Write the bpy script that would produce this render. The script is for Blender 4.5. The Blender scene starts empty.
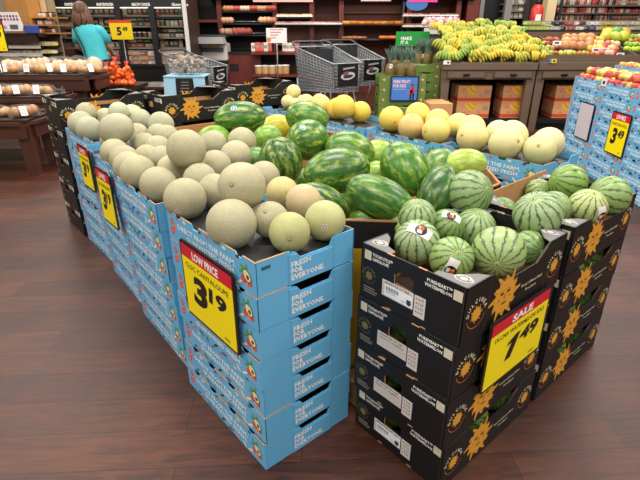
import bpy, bmesh, math, random
from mathutils import Vector, Matrix, Quaternion
R = math.radians; PI = math.pi
random.seed(7)
sc = bpy.context.scene
col = sc.collection
FOC, PITCH, CH = 476.1, 0.4219, 1.440          # focal length in px, downward pitch, eye height

# ---------------------------------------------------------------- camera, world, lights, exposure
cd = bpy.data.cameras.new('camera'); cam = bpy.data.objects.new('camera', cd); col.objects.link(cam)
cd.sensor_width = 36; cd.lens = FOC/640*36; cd.clip_start = .05; cd.clip_end = 100
cam.location = (0, 0, CH); cam.rotation_euler = (PI/2-PITCH, 0, 0); sc.camera = cam
w = bpy.data.worlds.new('store_light'); sc.world = w; w.use_nodes = True
w.node_tree.nodes['Background'].inputs[0].default_value = (1.0, .96, .91, 1)
w.node_tree.nodes['Background'].inputs[1].default_value = .45
def area(loc, size, sizey, power, colr=(1, .95, .88), rot=(0, 0, 0)):
    l = bpy.data.lights.new('ceiling_lamp', 'AREA'); l.shape = 'RECTANGLE'; l.size = size; l.size_y = sizey
    l.energy = power; l.color = colr
    o = bpy.data.objects.new('ceiling_lamp', l); o.location = loc; o.rotation_euler = rot; col.objects.link(o)
for yy in (-1.5, 2.2, 5.6, 9.0):
    for xx in (-4.2, 0, 4.2):
        area((xx, yy, 4.2), 2.4, .5, 122)
sc.view_settings.view_transform = 'Standard'; sc.view_settings.look = 'None'
sc.view_settings.gamma = 1; sc.view_settings.use_curve_mapping = False
sc.view_settings.exposure = -0.03

# ---------------------------------------------------------------- helpers
def lin(h):
    if isinstance(h, str):
        h = [int(h[i:i+2], 16)/255 for i in (0, 2, 4)]
    return tuple(((c/12.92) if c <= .04045 else ((c+.055)/1.055)**2.4) for c in h)
MATS = {}
def M(h, rough=.55, metal=0, name=None, noise=0, scale=30, spec=.5, trans=0, alpha=1, coat=0, tint=False, emit=0, bump=0):
    key = (h, rough, metal, noise, scale, spec, trans, alpha, coat, tint, emit, bump)
    if key in MATS: return MATS[key]
    m = bpy.data.materials.new(name or 'mat_'+str(h)); m.use_nodes = True; nt = m.node_tree; b = nt.nodes['Principled BSDF']
    c = (*lin(h), 1)
    b.inputs['Base Color'].default_value = c; b.inputs['Roughness'].default_value = rough
    b.inputs['Metallic'].default_value = metal; b.inputs['Specular IOR Level'].default_value = spec
    b.inputs['Transmission Weight'].default_value = trans; b.inputs['Alpha'].default_value = alpha
    b.inputs['Coat Weight'].default_value = coat
    src = None
    if tint:
        oi = nt.nodes.new('ShaderNodeObjectInfo'); src = oi.outputs['Color']
    if noise:
        tc = nt.nodes.new('ShaderNodeTexCoord'); n = nt.nodes.new('ShaderNodeTexNoise'); n.inputs['Scale'].default_value = scale
        n.inputs['Detail'].default_value = 5
        nt.links.new(tc.outputs['Object'], n.inputs['Vector'])
        mr = nt.nodes.new('ShaderNodeMapRange'); mr.inputs['From Min'].default_value = .3; mr.inputs['From Max'].default_value = .7
        mr.inputs['To Min'].default_value = 1-noise; mr.inputs['To Max'].default_value = 1+noise
        nt.links.new(n.outputs['Fac'], mr.inputs['Value'])
        mx = nt.nodes.new('ShaderNodeVectorMath'); mx.operation = 'SCALE'
        mx.inputs[0].default_value = c[:3]
        if src: nt.links.new(src, mx.inputs[0])
        nt.links.new(mr.outputs[0], mx.inputs['Scale']); src = mx.outputs[0]
        if bump:
            bp = nt.nodes.new('ShaderNodeBump'); bp.inputs['Strength'].default_value = bump; bp.inputs['Distance'].default_value = .004
            nt.links.new(n.outputs['Fac'], bp.inputs['Height']); nt.links.new(bp.outputs[0], b.inputs['Normal'])
    if src: nt.links.new(src, b.inputs['Base Color'])
    if emit:
        b.inputs['Emission Color'].default_value = c; b.inputs['Emission Strength'].default_value = emit
    MATS[key] = m; return m

class MB:
    def __init__(s): s.v = []; s.f = []; s.m = []; s.mats = []; s.sm = []
    def mi(s, m):
        if m not in s.mats: s.mats.append(m)
        return s.mats.index(m)
    def add(s, vs, fs, m, smooth=False):
        k = len(s.v); s.v += [tuple(v) for v in vs]; i = s.mi(m)
        for f in fs: s.f.append(tuple(k+j for j in f)); s.m.append(i); s.sm.append(smooth)
    def box(s, c, d, m, rot=None, bev=0):
        x, y, z = (q/2 for q in d); c = Vector(c)
        if bev:
            bm = bmesh.new(); bmesh.ops.create_cube(bm, size=1)
            for v in bm.verts: v.co = Vector((v.co.x*d[0], v.co.y*d[1], v.co.z*d[2]))
            bmesh.ops.bevel(bm, geom=bm.edges[:], offset=bev, segments=2, affect='EDGES', profile=.5)
            vs = [v.co.copy() for v in bm.verts]; fs = [[v.index for v in f.verts] for f in bm.faces]; bm.free()
        else:
            vs = [Vector((i*x, j*y, k*z)) for i in (-1, 1) for j in (-1, 1) for k in (-1, 1)]
            fs = [(0, 1, 3, 2), (4, 6, 7, 5), (0, 4, 5, 1), (2, 3, 7, 6), (0, 2, 6, 4), (1, 5, 7, 3)]
        if rot: vs = [rot @ v for v in vs]
        s.add([v+c for v in vs], fs, m); return s
    def prism(s, poly, o, ux, uy, t, m, n=None):
        """2D outline in the plane (o, ux, uy), thickness t against the outward normal"""
        o, ux, uy = Vector(o), Vector(ux), Vector(uy); n = n or ux.cross(uy)
        a = [o+ux*x+uy*y for x, y in poly]; b = [p-n*t for p in a]; k = len(poly)
        s.add(a+b, [tuple(range(k)), tuple(range(2*k-1, k-1, -1))]+[(i, i+k, (i+1) % k+k, (i+1) % k) for i in range(k)], m)
        return s
    def poly(s, poly, o, ux, uy, m):
        o, ux, uy = Vector(o), Vector(ux), Vector(uy)
        s.add([o+ux*x+uy*y for x, y in poly], [tuple(range(len(poly)))], m); return s
    def tube(s, pts, r, m, n=8, caps=True):
        pts = [Vector(p) for p in pts]; rs = r if isinstance(r, (list, tuple)) else [r]*len(pts)
        vs = []; fs = []; prev = None
        for i, p in enumerate(pts):
            t = (pts[min(i+1, len(pts)-1)]-pts[max(i-1, 0)]).normalized()
            if prev is None: u = t.orthogonal().normalized()
            else: u = (prev-t*prev.dot(t)).normalized()
            prev = u; v = t.cross(u)
            vs += [p+(u*math.cos(2*PI*k/n)+v*math.sin(2*PI*k/n))*rs[i] for k in range(n)]
        for i in range(len(pts)-1):
            for k in range(n): fs.append((i*n+k, i*n+(k+1) % n, (i+1)*n+(k+1) % n, (i+1)*n+k))
        if caps: fs.append(tuple(range(n-1, -1, -1))); fs.append(tuple((len(pts)-1)*n+k for k in range(n)))
        s.add(vs, fs, m, True); return s
    def lathe(s, prof, m, n=16, o=(0, 0, 0), q=None, fn=None):
        vs = []; fs = []; o = Vector(o)
        for r, z in prof:
            for k in range(n):
                a = 2*PI*k/n; rr = r*(fn(a, z) if fn else 1); p = Vector((rr*math.cos(a), rr*math.sin(a), z))
                vs.append((q @ p if q else p)+o)
        for i in range(len(prof)-1):
            for k in range(n): fs.append((i*n+k, i*n+(k+1) % n, (i+1)*n+(k+1) % n, (i+1)*n+k))
        fs.append(tuple(range(n-1, -1, -1))); fs.append(tuple((len(prof)-1)*n+k for k in range(n)))
        s.add(vs, fs, m, True); return s
    def ell(s, c, rad, m, nu=12, nv=8, q=None):
        prof = [(math.sin(PI*(i/nv)), -math.cos(PI*(i/nv))) for i in range(nv+1)]; prof[0] = (.02, -1); prof[-1] = (.02, 1)
        vs = []; fs = []
        for r_, z in prof:
            for k in range(nu):
                a = 2*PI*k/nu; p = Vector((r_*math.cos(a)*rad[0], r_*math.sin(a)*rad[1], z*rad[2])); vs.append((q @ p if q else p)+Vector(c))
        for i in range(nv):
            for k in range(nu): fs.append((i*nu+k, i*nu+(k+1) % nu, (i+1)*nu+(k+1) % nu, (i+1)*nu+k))
        s.add(vs, fs, m, True); return s
    def mesh(s, name):
        me = bpy.data.meshes.new(name); me.from_pydata(s.v, [], s.f)
        for m in s.mats: me.materials.append(m)
        me.polygons.foreach_set('material_index', s.m); me.polygons.foreach_set('use_smooth', s.sm); me.update(); return me
    def build(s, name, parent=None, loc=None, rz=0):
        return inst(s.mesh(name), name, parent, loc, rz)
def inst(me, name, parent=None, loc=None, rz=0):  # links one object
    o = bpy.data.objects.new(name, me); col.objects.link(o)
    if parent: o.parent = parent; KIDS.setdefault(parent.name, []).append(o)
    if loc is not None: o.location = loc
    if rz: o.rotation_euler.z = rz
    return o
def empty(name, loc=(0, 0, 0), rz=0):
    o = bpy.data.objects.new(name, None); o.empty_display_size = .05; col.objects.link(o); o.location = loc; o.rotation_euler.z = rz; return o
def tag(o, label=None, cat=None, group=None, kind=None):
    if label: o['label'] = label
    if cat: o['category'] = cat
    if group: o['group'] = group
    if kind: o['kind'] = kind
    return o
KIDS = {}
def copy_tree(o, parent=None):
    c = o.copy(); col.objects.link(c)
    if parent: c.parent = parent; KIDS.setdefault(parent.name, []).append(c)
    for ch in list(KIDS.get(o.name, [])): copy_tree(ch, c)
    return c
def circ(r, n=16, c=(0, 0), ry=None, rot=0):
    ry = ry or r; out = []
    for k in range(n):
        x, y = r*math.cos(2*PI*k/n), ry*math.sin(2*PI*k/n)
        out.append((c[0]+x*math.cos(rot)-y*math.sin(rot), c[1]+x*math.sin(rot)+y*math.cos(rot)))
    return out
_T = {}
def glyphs(txt, bold=.0, res=2):
    k = (txt, bold, res)
    if k not in _T:
        cu = bpy.data.curves.new('t', 'FONT'); cu.body = txt; cu.size = 1; cu.offset = bold; cu.resolution_u = res
        o = bpy.data.objects.new('t', cu); me = bpy.data.meshes.new_from_object(o)
        vs = [(v.co.x, v.co.y) for v in me.vertices]; fs = [tuple(p.vertices) for p in me.polygons]
        x0 = min(v[0] for v in vs); x1 = max(v[0] for v in vs)
        vs = [(x-x0, y) for x, y in vs]
        _T[k] = (vs, fs, x1-x0); bpy.data.objects.remove(o); bpy.data.curves.remove(cu); bpy.data.meshes.remove(me)
    return _T[k]
def text(mb, txt, o, ux, uy, size, m, width=None, align='L', bold=.02, res=2, shear=0):
    """size is the capital height; width squeezes the line to a given length"""
    vs, fs, wd = glyphs(txt, bold, res); k = size/.7; o, ux, uy = Vector(o), Vector(ux), Vector(uy)
    kx = (width/wd) if width else k; off = {'L': 0, 'C': -wd*kx/2, 'R': -wd*kx}[align]
    mb.add([o+ux*(x*kx+off+shear*y*k)+uy*(y*k) for x, y in vs], fs, m)
def arctext(mb, txt, o, ux, uy, rad, size, m, a0, a1, bold=.03):
    o, ux, uy = Vector(o), Vector(ux), Vector(uy); n = len(txt)
    for i, ch in enumerate(txt):
        if ch == ' ': continue
        a = a0+(a1-a0)*(i/(n-1)); rd = ux*math.cos(a)+uy*math.sin(a); tg = ux*math.sin(a)-uy*math.cos(a)
        text(mb, ch, o+rd*rad, tg, rd, size, m, align='C', bold=bold, res=1)
# view helpers: a pixel of the photograph turned into a point at a known height or depth
_c, _s = math.cos(PITCH), math.sin(PITCH)
def ray(u, v):
    x = (u-320)/FOC; q = -(v-240)/FOC; return Vector((x, _c+_s*q, -_s+_c*q))
EYE = Vector((0, 0, CH))
def atz(u, v, z): d = ray(u, v); return EYE+d*((z-CH)/d.z)
def at(u, v, y): d = ray(u, v); return EYE+d*(y/d.y)
def onpl(u, v, p, n): d = ray(u, v); return EYE+d*((Vector(p)-EYE).dot(n)/d.dot(n))
TH = R(40.5); O = Vector((-.188, 1.213, 0)); A = Vector((math.cos(TH), math.sin(TH), 0)); B = Vector((-math.sin(TH), math.cos(TH), 0)); Z = Vector((0, 0, 1))
def D(a, b, z=0): return O+A*a+B*b+Z*z           # the display's own floor grid
X_, Y_ = Vector((1, 0, 0)), Vector((0, 1, 0))
ORD = ['topmost', 'second', 'third', 'fourth', 'fifth', 'sixth', 'seventh', 'eighth', 'ninth']
WHITE = M('f2f0ea', .5); BLACKP = M('161414', .5); CREAM = M('e9e2c8', .5); RED = M('d21f33', .4); YEL = M('ffe800', .35)

# ---------------------------------------------------------------- floor
def floor_mat():
    m = bpy.data.materials.new('dark_wood_planks'); m.use_nodes = True; nt = m.node_tree; b = nt.nodes['Principled BSDF']; L = nt.links.new
    tc = nt.nodes.new('ShaderNodeTexCoord'); mp = nt.nodes.new('ShaderNodeMapping'); L(tc.outputs['Object'], mp.inputs[0])
    mp.inputs['Rotation'].default_value = (0, 0, R(-3))
    br = nt.nodes.new('ShaderNodeTexBrick'); L(mp.outputs[0], br.inputs['Vector'])
    br.inputs['Scale'].default_value = 1; br.inputs['Brick Width'].default_value = 1.22; br.inputs['Row Height'].default_value = .178
    br.inputs['Mortar Size'].default_value = .0018; br.inputs['Mortar Smooth'].default_value = .3; br.offset = .37; br.inputs['Bias'].default_value = 0
    br.inputs['Color1'].default_value = (*lin('5e3420'), 1); br.inputs['Color2'].default_value = (*lin('482617'), 1); br.inputs['Mortar'].default_value = (*lin('170d0a'), 1)
    st = nt.nodes.new('ShaderNodeMapping'); st.inputs['Scale'].default_value = (1.6, 13, 1); L(mp.outputs[0], st.inputs[0])
    n = nt.nodes.new('ShaderNodeTexNoise'); n.inputs['Scale'].default_value = 3.2; n.inputs['Detail'].default_value = 9; n.inputs['Roughness'].default_value = .72; n.inputs['Distortion'].default_value = .8
    L(st.outputs[0], n.inputs['Vector'])
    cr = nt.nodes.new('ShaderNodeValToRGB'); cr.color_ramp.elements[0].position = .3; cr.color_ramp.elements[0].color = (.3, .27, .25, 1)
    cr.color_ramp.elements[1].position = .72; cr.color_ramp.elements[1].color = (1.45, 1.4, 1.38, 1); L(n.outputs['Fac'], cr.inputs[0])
    n2 = nt.nodes.new('ShaderNodeTexNoise'); n2.inputs['Scale'].default_value = 2.5; n2.inputs['Detail'].default_value = 3; L(mp.outputs[0], n2.inputs['Vector'])
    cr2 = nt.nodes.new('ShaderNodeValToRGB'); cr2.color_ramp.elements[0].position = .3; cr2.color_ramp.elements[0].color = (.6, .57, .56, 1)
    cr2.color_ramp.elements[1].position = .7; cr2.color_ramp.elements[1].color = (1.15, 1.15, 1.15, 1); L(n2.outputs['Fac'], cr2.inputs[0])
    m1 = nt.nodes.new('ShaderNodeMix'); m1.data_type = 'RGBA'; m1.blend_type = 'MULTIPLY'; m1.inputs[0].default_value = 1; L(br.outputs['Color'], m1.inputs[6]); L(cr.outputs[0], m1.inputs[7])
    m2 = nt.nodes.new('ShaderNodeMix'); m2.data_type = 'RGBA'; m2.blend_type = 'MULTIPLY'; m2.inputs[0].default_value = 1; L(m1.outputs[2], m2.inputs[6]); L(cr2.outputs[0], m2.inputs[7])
    L(m2.outputs[2], b.inputs['Base Color'])
    mr = nt.nodes.new('ShaderNodeMapRange'); mr.inputs['To Min'].default_value = .34; mr.inputs['To Max'].default_value = .55; L(n.outputs['Fac'], mr.inputs['Value']); L(mr.outputs[0], b.inputs['Roughness'])
    bp = nt.nodes.new('ShaderNodeBump'); bp.inputs['Strength'].default_value = .4; bp.inputs['Distance'].default_value = .003; L(n.outputs['Fac'], bp.inputs['Height']); L(bp.outputs[0], b.inputs['Normal'])
    return m
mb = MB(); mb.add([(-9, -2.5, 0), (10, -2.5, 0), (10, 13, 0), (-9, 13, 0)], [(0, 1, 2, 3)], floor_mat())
tag(mb.build('floor'), kind='structure')
wm = M('5a2b20', .5, noise=.15, scale=8)
mb = MB(); mb.box((.5, 12.6, 1.75), (19, .2, 3.5), wm); tag(mb.build('wall_back'), kind='structure')
mb = MB(); mb.box((-8.9, 5, 1.75), (.2, 15, 3.5), M('b5a48c', .7)); tag(mb.build('wall_left'), kind='structure')
mb = MB(); mb.box((9.9, 5, 1.75), (.2, 15, 3.5), M('8a7c6c', .7)); tag(mb.build('wall_right'), kind='structure')
# ---------------------------------------------------------------- printed artwork
BLUE = M('66b2de', .5, noise=.03, scale=6); BLUED = M('4d93bd', .6); KRAFT = M('b98a5c', .8, noise=.08, scale=25); PAD = M('2a2a2c', .45, noise=.3, scale=60)
GRN = M('5f9a4a', .5); DGR = M('2f5c2e', .5); AVO = M('e8e2a8', .5); PIT = M('6b3d22', .5); TOM = M('d2574c', .5); TOM2 = M('e88a74', .5)
LILAC = M('e6eef4', .5); BLK = M('131213', .5, noise=.12, scale=14); BLKE = M('5d5148', .7); GOLD = M('dd9e34', .5); GOLD2 = M('c9781c', .5); GREY = M('6f6d6c', .6)
OLIVE = M('7d6f45', .5); CREAMP = M('d9d0b4', .55)
def avocado(mb, o, ux, uy, s=1):
    def P(poly, m, e): mb.poly([(x*s, y*s) for x, y in poly], Vector(o)+ux.cross(uy)*e, ux, uy, m)
    P(circ(.014, 8, (-.018, .022), .007, 2.4), GRN, 0); P(circ(.014, 8, (.004, .03), .007, 1.2), GRN, 0); P(circ(.012, 8, (-.03, .006), .006, .5), GRN, 0)
    P(circ(.016, 10, (-.014, -.016)), TOM, 0); P(circ(.013, 10, (.022, -.02)), TOM, 0); P(circ(.011, 8, (.004, -.028)), TOM2, 0)
    P(circ(.027, 14, (.008, .002), .02, -.7), DGR, .0004); P(circ(.023, 14, (.008, .002), .0165, -.7), AVO, .0007); P(circ(.0085, 8, (.012, -.002)), PIT, .001)
def tomatoes(mb, o, ux, uy, s=1):
    def P(poly, m, e): mb.poly([(x*s, y*s) for x, y in poly], Vector(o)+ux.cross(uy)*e, ux, uy, m)
    for x, y, r, m in ((-.006, .022, .015, TOM), (.01, .0, .015, TOM2), (-.008, -.02, .016, TOM)):
        P(circ(r, 12, (x, y)), m, 0); P(circ(r*.45, 5, (x, y)), TOM2 if m is TOM else TOM, .0004)
def sun_print(mb, o, ux, uy, rad, face=True, m=None, rays=12, seg=1):
    n = ux.cross(uy); o = Vector(o); pts = []; m = m or GOLD
    for k in range(rays):
        a = 2*PI*k/rays; w_ = 2*PI/rays; R1 = rad*(1 if k % 2 == 0 else .82)
        pts += [(.60*rad, a-.5*w_), (.76*rad, a-.16*w_), (R1*.93, a+.02*w_), (R1, a+.22*w_), (.80*rad, a+.22*w_), (.68*rad, a+.30*w_)]
    P = [(r*math.cos(a), r*math.sin(a)) for r, a in pts]; k = len(P)
    mb.add([o]+[o+ux*x+uy*y for x, y in P], [(0, i+1, (i+1) % k+1) for i in range(k)], m)
    if face:
        def Q(poly, mm, e=.0005): mb.poly([(x*rad, y*rad) for x, y in poly], o+n*e, ux, uy, mm)
        for k in range(rays):
            a = 2*PI*(k+.1)/rays; Q([(.62*math.cos(a-.06), .62*math.sin(a-.06)), (.84*math.cos(a+.07), .84*math.sin(a+.07)), (.62*math.cos(a+.05), .62*math.sin(a+.05))], GOLD2)
        Q(circ(.12, 8, (-.2, .12), .05), M('3a2410')); Q(circ(.12, 8, (.2, .12), .05), M('3a2410'))
        Q(circ(.16, 8, (-.2, .22), .025, .2), GOLD2); Q(circ(.16, 8, (.2, .22), .025, -.2), GOLD2)
        Q([(-.03, .1), (.03, .1), (.07, -.12), (-.07, -.12)], GOLD2); Q(circ(.17, 8, (0, -.27), .045), M('8c3c14'))
        Q(circ(.08, 8, (-.34, -.08), .06), GOLD2); Q(circ(.08, 8, (.34, -.08), .06), GOLD2)
def logo(mb, o, ux, uy, rad, word='DULCINEA', m=None, m2=None):
    sun_print(mb, o, ux, uy, rad*.72, False, m or GOLD, 14); n = ux.cross(uy)
    arctext(mb, word, Vector(o)+n*.0003, ux, uy, rad*.86, rad*.3, m2 or CREAMP, PI*.93, PI*.1, .03)
    k = 14
    for i in range(k):
        a = -PI*.92+PI*.84*i/k; b = -PI*.92+PI*.84*(i+1)/k
        mb.poly([(rad*q*math.cos(t), rad*q*math.sin(t)) for q, t in ((.98, a), (.98, b), (1.03, b), (1.03, a))], o, ux, uy, m2 or GOLD2)

# ---------------------------------------------------------------- light blue produce carton, 0.60 x 0.40 x 0.116
CL, CW, CHT = .597, .397, .1155
def blue_carton_mesh():
    mb = MB(); h = CHT; t = .004; e = .0007
    # long walls, with hollow notches along the top rim
    xs = [0, .07, .078, .108, .116, .20, .208, .244, .252, .35, .358, .392, .40, .49, .497, .52, .527, CL]
    ys = [h, h, h-.014, h-.014, h, h, h-.017, h-.017, h, h, h-.015, h-.015, h, h, h-.011, h-.011, h, h]
    long_ = [(0, 0), (CL, 0)]+[(x, y) for x, y in reversed(list(zip(xs, ys)))]
    for sgn in (-1, 1):
        ux = X_*(-sgn); o = Vector((CL/2*sgn, sgn*CW/2, .001)); n = Vector((0, sgn, 0))
        mb.prism(long_, o, ux, Z, t, BLUE)
        oo = o+n*e
        tomatoes(mb, oo+ux*.045+Z*.058, ux, Z, .92); avocado(mb, oo+ux*(CL-.055)+Z*.055, ux, Z, .95)
        text(mb, 'DIRECT FROM THE FARM.', oo+ux*.085+Z*.062, ux, Z, .019, WHITE, width=.40, bold=.025, res=1)
        text(mb, 'GUARANTEED FRESH.', oo+ux*.15+Z*.034, ux, Z, .019, WHITE, width=.33, bold=.025, res=1)
        for k, (x, y, c_) in enumerate([(.10, .016, PIT), (.135, .012, TOM), (.19, .014, DGR), (.235, .012, PIT), (.30, .016, M('2c2018')), (.36, .012, PIT), (.41, .015, TOM2), (.46, .013, M('e8e4cc')), (.50, .018, M('e8e4cc'))]):
            mb.poly(circ(.014+.004*(k % 3), 8, (x, y), .0055, .5-.4*(k % 4)), oo, ux, Z, c_)
        for k, x in enumerate((.09, .145, .26, .31, .42, .50)):
            mb.poly(circ(.012, 8, (x, h-.012), .006, -.4+.3*(k % 3)), oo, ux, Z, [TOM, M('e8e4cc'), PIT][k % 3])
    # short walls with the dipped hand hold and a flap seam
    W = CW-.002
    short = [(0, 0), (W, 0), (W, h), (.315, h), (.300, h-.004), (.285, h-.030), (.165, h-.030), (.150, h-.010), (.13, h-.004), (.125, h), (0, h)]
    for sgn in (1, -1):
        uy = Y_*sgn; o = Vector((sgn*CL/2, -sgn*W/2, .001)); n = Vector((sgn, 0, 0)); oo = o+n*e
        mb.prism(short, o, uy, Z, t, BLUE)
        mb.prism([(.118, 0), (.300, 0), (.300, h-.036), (.285, h-.036), (.165, h-.036), (.150, h-.016), (.118, h-.01)], o+n*.0028, uy, Z, .0028, BLUE)
        oo = o+n*.0034
        mb.prism([(.302, .0), (.304, .0), (.304, h-.002), (.302, h-.002)], o+n*.0006, uy, Z, .001, BLUED)
        for k, tx in enumerate(('FRESH', 'FOR', 'EVERYONE.')):
            text(mb, tx, oo+uy*.126+Z*(.066-.0225*k-.005), uy, Z, .0175, WHITE, width=(.078, .046, .135)[k], bold=.03, res=1)
        # turned-in kraft rim
        mb.box(o+uy*.06+Z*(h+.0005)-n*.003, (.006, .11, .0012), KRAFT)
    for sgn in (-1, 1):
        for a_, b_ in ((0, .07), (.116, .2), (.252, .35), (.40, .49), (.527, CL)):
            mb.box((-CL/2+(a_+b_)/2, sgn*(CW/2-.002), h+.0012), (b_-a_-.004, .0045, .001), KRAFT)
    mb.box((0, 0, .004), (CL-.008, CW-.008, .004), M('3c2a1e', .8))  # kraft floor coloured dark, painting in the shade seen through the hand holds
    return mb.mesh('produce_carton')
blue_me = blue_carton_mesh()
pm = MB(); pm.box((0, 0, 0), (CL-.012, CW-.012, .006), PAD); pad_me = pm.mesh('liner_pad')
def blue_stack(a, b, name, n, grp, rz=TH-PI/2, pad=True, z0=0, jit=.006, lean=0, label='light blue printed produce carton, {} in the {}'):
    """stack of n cartons; (a, b) is the centre of the stack on the display grid"""
    rnd = random.Random(int(a*991+b*77)+3)
    for i in range(n):
        o = inst(blue_me, 'produce_carton'); p = D(a, b, z0+CHT*1.012*i)
        o.location = p+A*(rnd.uniform(-jit, jit)+lean*(n-1-i)/(n-1))+B*rnd.uniform(-jit, jit); o.rotation_euler.z = rz+rnd.uniform(-.006, .006)
        k = n-1-i
        tag(o, label.format(ORD[k] if k < n-1 else 'bottom', name), 'carton', grp)
        if i == n-1 and 'front stack' in name:
            sm_ = MB(); sm_.poly([(.02, .086), (.052, .086), (.052, .097), (.02, .097)], (CL/2+.0012, -CW/2, .001), Y_, Z, M('2d5d7c')); tag(sm_.build('ink_stamp', o), 'small dark ink stamp')
        if i == n-1 and pad: inst(pad_me, 'liner_pad', o, (0, 0, .0775-.003))
g1 = 'light blue cartons under the cantaloupes'
blue_stack(.2, .30, 'front stack below the big 3.19 sign', 7, g1)
blue_stack(.20, .965, 'stack just behind the front cantaloupe stack', 7, g1, rz=TH-PI/2-.045, lean=.045)
blue_stack(.26, 1.585, 'third cantaloupe stack from the front', 7, g1, rz=TH-PI/2-.045, lean=.045)
blue_stack(.345, 2.232, 'rear cantaloupe stack by the black cartons', 7, g1)
g2 = 'light blue cartons under the honeydews'
for k, b in enumerate((.27, .885, 1.50, 2.115)):
    blue_stack(1.865, b, ('honeydew stack nearest the striped mini melons', 'second honeydew stack from the right', 'middle honeydew stack', 'farthest honeydew stack by the black cartons', '')[k], 7, g2, jit=.003)

# ---------------------------------------------------------------- black melon carton, 0.60 x 0.40 x 0.197
KL, KW, KH = .598, .405, .1965
def black_carton_mesh():
    mb = MB(); h = KH; t = .005; e = .0008
    for sgn in (-1, 1):
        ux = X_*(-sgn); o = Vector((KL/2*sgn, sgn*KW/2, .001)); n = Vector((0, sgn, 0)); oo = o+n*e
        wall = [(0, 0), (KL, 0), (KL, h), (.475, h), (.455, h-.010), (.395, h-.052), (.20, h-.052), (.165, h-.035), (.135, h-.004), (.125, h), (0, h)]
        mb.prism(wall, o, ux, Z, t, BLK)
        mb.poly([(.455, h-.010), (.395, h-.052), (.395, h-.054), (.4585, h-.0125)], oo, ux, Z, KRAFT)
        logo(mb, oo+ux*.062+Z*.092, ux, Z, .046); logo(mb, oo+ux*(KL-.06)+Z*.092, ux, Z, .046)
        sun_print(mb, oo+ux*.215+Z*.094, ux, Z, .093)
        text(mb, 'World of Extraordinary', oo+ux*.315+Z*.082, ux, Z, .010, CREAMP, width=.14, res=1)
        text(mb, 'Produce', oo+ux*.35+Z*.060, ux, Z, .010, CREAMP, width=.07, res=1)
        for x in (.122, .478):
            mb.poly([(x, .006), (x+.0012, .006), (x+.0012, h-.004), (x, h-.004)], oo, ux, Z, BLKE)
    W = KW-.002
    for sgn in (1, -1):
        uy = Y_*sgn; o = Vector((sgn*KL/2, -sgn*W/2, .001)); n = Vector((sgn, 0, 0)); oo = o+n*e
        # wall with a hand hole: four pieces round the opening
        x0, x1, y0, y1 = .150, .222, .108, .150
        mb.prism([(0, 0), (W, 0), (W, y0), (x1, y0), (x1-.012, y0-.004), (x0, y0), (0, y0)], o, uy, Z, t, BLK)
        mb.prism([(0, y0), (x0, y0), (x0, y1-.01), (x0+.014, y1), (x0+.014, h), (0, h)], o, uy, Z, t, BLK)
        mb.prism([(x1, y0), (W, y0), (W, h), (x1-.014, h), (x1-.014, y1), (x1, y1-.012)], o, uy, Z, t, BLK)
        mb.prism([(x0+.014, y1), (x1-.014, y1), (x1-.014, h), (x0+.014, h)], o, uy, Z, t, BLK)
        mb.poly([(x0-.003, y0-.003), (x1, y0-.007), (x1, y0-.004), (x0, y0), (x0, y1-.012), (x0-.003, y1-.012)], oo, uy, Z, KRAFT)
        for x, tx, wd, al in ((.028, ('TUSCAN STYLE™', 'CANTALOUPE'), (.085, .07), 'L'), (.375, ('PUREHEART™', 'WATERMELON'), (.088, .095), 'R')):
            mb.poly([(x-.013, .146), (x+.017, .146), (x+.017, .179), (x-.013, .179)], oo, uy, Z, CREAMP)
            for k in range(2):
                text(mb, tx[k], oo+uy*(x+.022 if al == 'L' else x-.018)+Z*(.166-.016*k), uy, Z, .0105, WHITE, width=wd[k], align=al, bold=.03, res=1)
        logo(mb, oo+uy*.038+Z*.088, uy, Z, .028, m=OLIVE, m2=OLIVE)
        for k in range(3): mb.poly([(.016, .042-.009*k), (.016+(.05, .062, .056)[k], .042-.009*k), (.016+(.05, .062, .056)[k], .046-.009*k), (.016, .046-.009*k)], oo, uy, Z, M('8b8478', .5))
        for x in (.006, W-.007):
            mb.poly([(x, .004), (x+.001, .004), (x+.001, h-.004), (x, h-.004)], oo, uy, Z, BLKE)
        for x in (.12, .26): mb.poly([(x, .0), (x+.022, .0), (x+.02, .006), (x+.003, .006)], oo, uy, Z, KRAFT)
        for x in (.125, .25): mb.box(o+uy*x+Z*h-n*.0025, (.006, .03, .0016), KRAFT)
    # folded corner tops with a white oval logo
    for sx in (-1, 1):
        for sy in (-1, 1):
            o = Vector((sx*KL/2, sy*KW/2, h)); ux = Vector((-sx, 0, 0)); uy = Vector((0, -sy, 0))
            pl = [(0, 0), (.122, 0), (.10, .035), (.045, .075), (.03, .12), (0, .12)]
            if ux.cross(uy).z < 0: pl = pl[::-1]
            mb.prism(pl, o, ux, uy, .003, GREY, n=Z)
            c_ = o+ux*.042+uy*.042+Z*.0008; uu = Vector((0, 1, 0)) if sx > 0 else Vector((0, -1, 0)); vv = Vector((-1, 0, 0)) if sx > 0 else Vector((1, 0, 0))
            mb.poly(circ(.030, 14, ry=.019), c_, uu, vv, M('c9c4bd')); mb.poly(circ(.027, 14, ry=.016), c_+Z*.0003, uu, vv, GREY)
            mb.poly(circ(.012, 10, ry=.009), c_+Z*.0006, uu, vv, M('c9c4bd')); arctext(mb, 'DULCINEA', c_+Z*.0006, uu, vv, .017, .006, M('e5e0d8'), PI*.95, PI*.05)
    mb.box((0, 0, .005), (KL-.01, KW-.01, .004), M('4a3626', .8))  # floor darker than the kraft sides: the carton's inner shade is in its colour
    for sy in (-1, 1): mb.box((0, sy*(KW/2-.0068), .06), (KL-.012, .002, .115), KRAFT)
    for sx in (-1, 1): mb.box((sx*(KL/2-.0068), 0, .05), (.002, KW-.014, .10), KRAFT)
    return mb.mesh('melon_carton')
black_me = black_carton_mesh()
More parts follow.
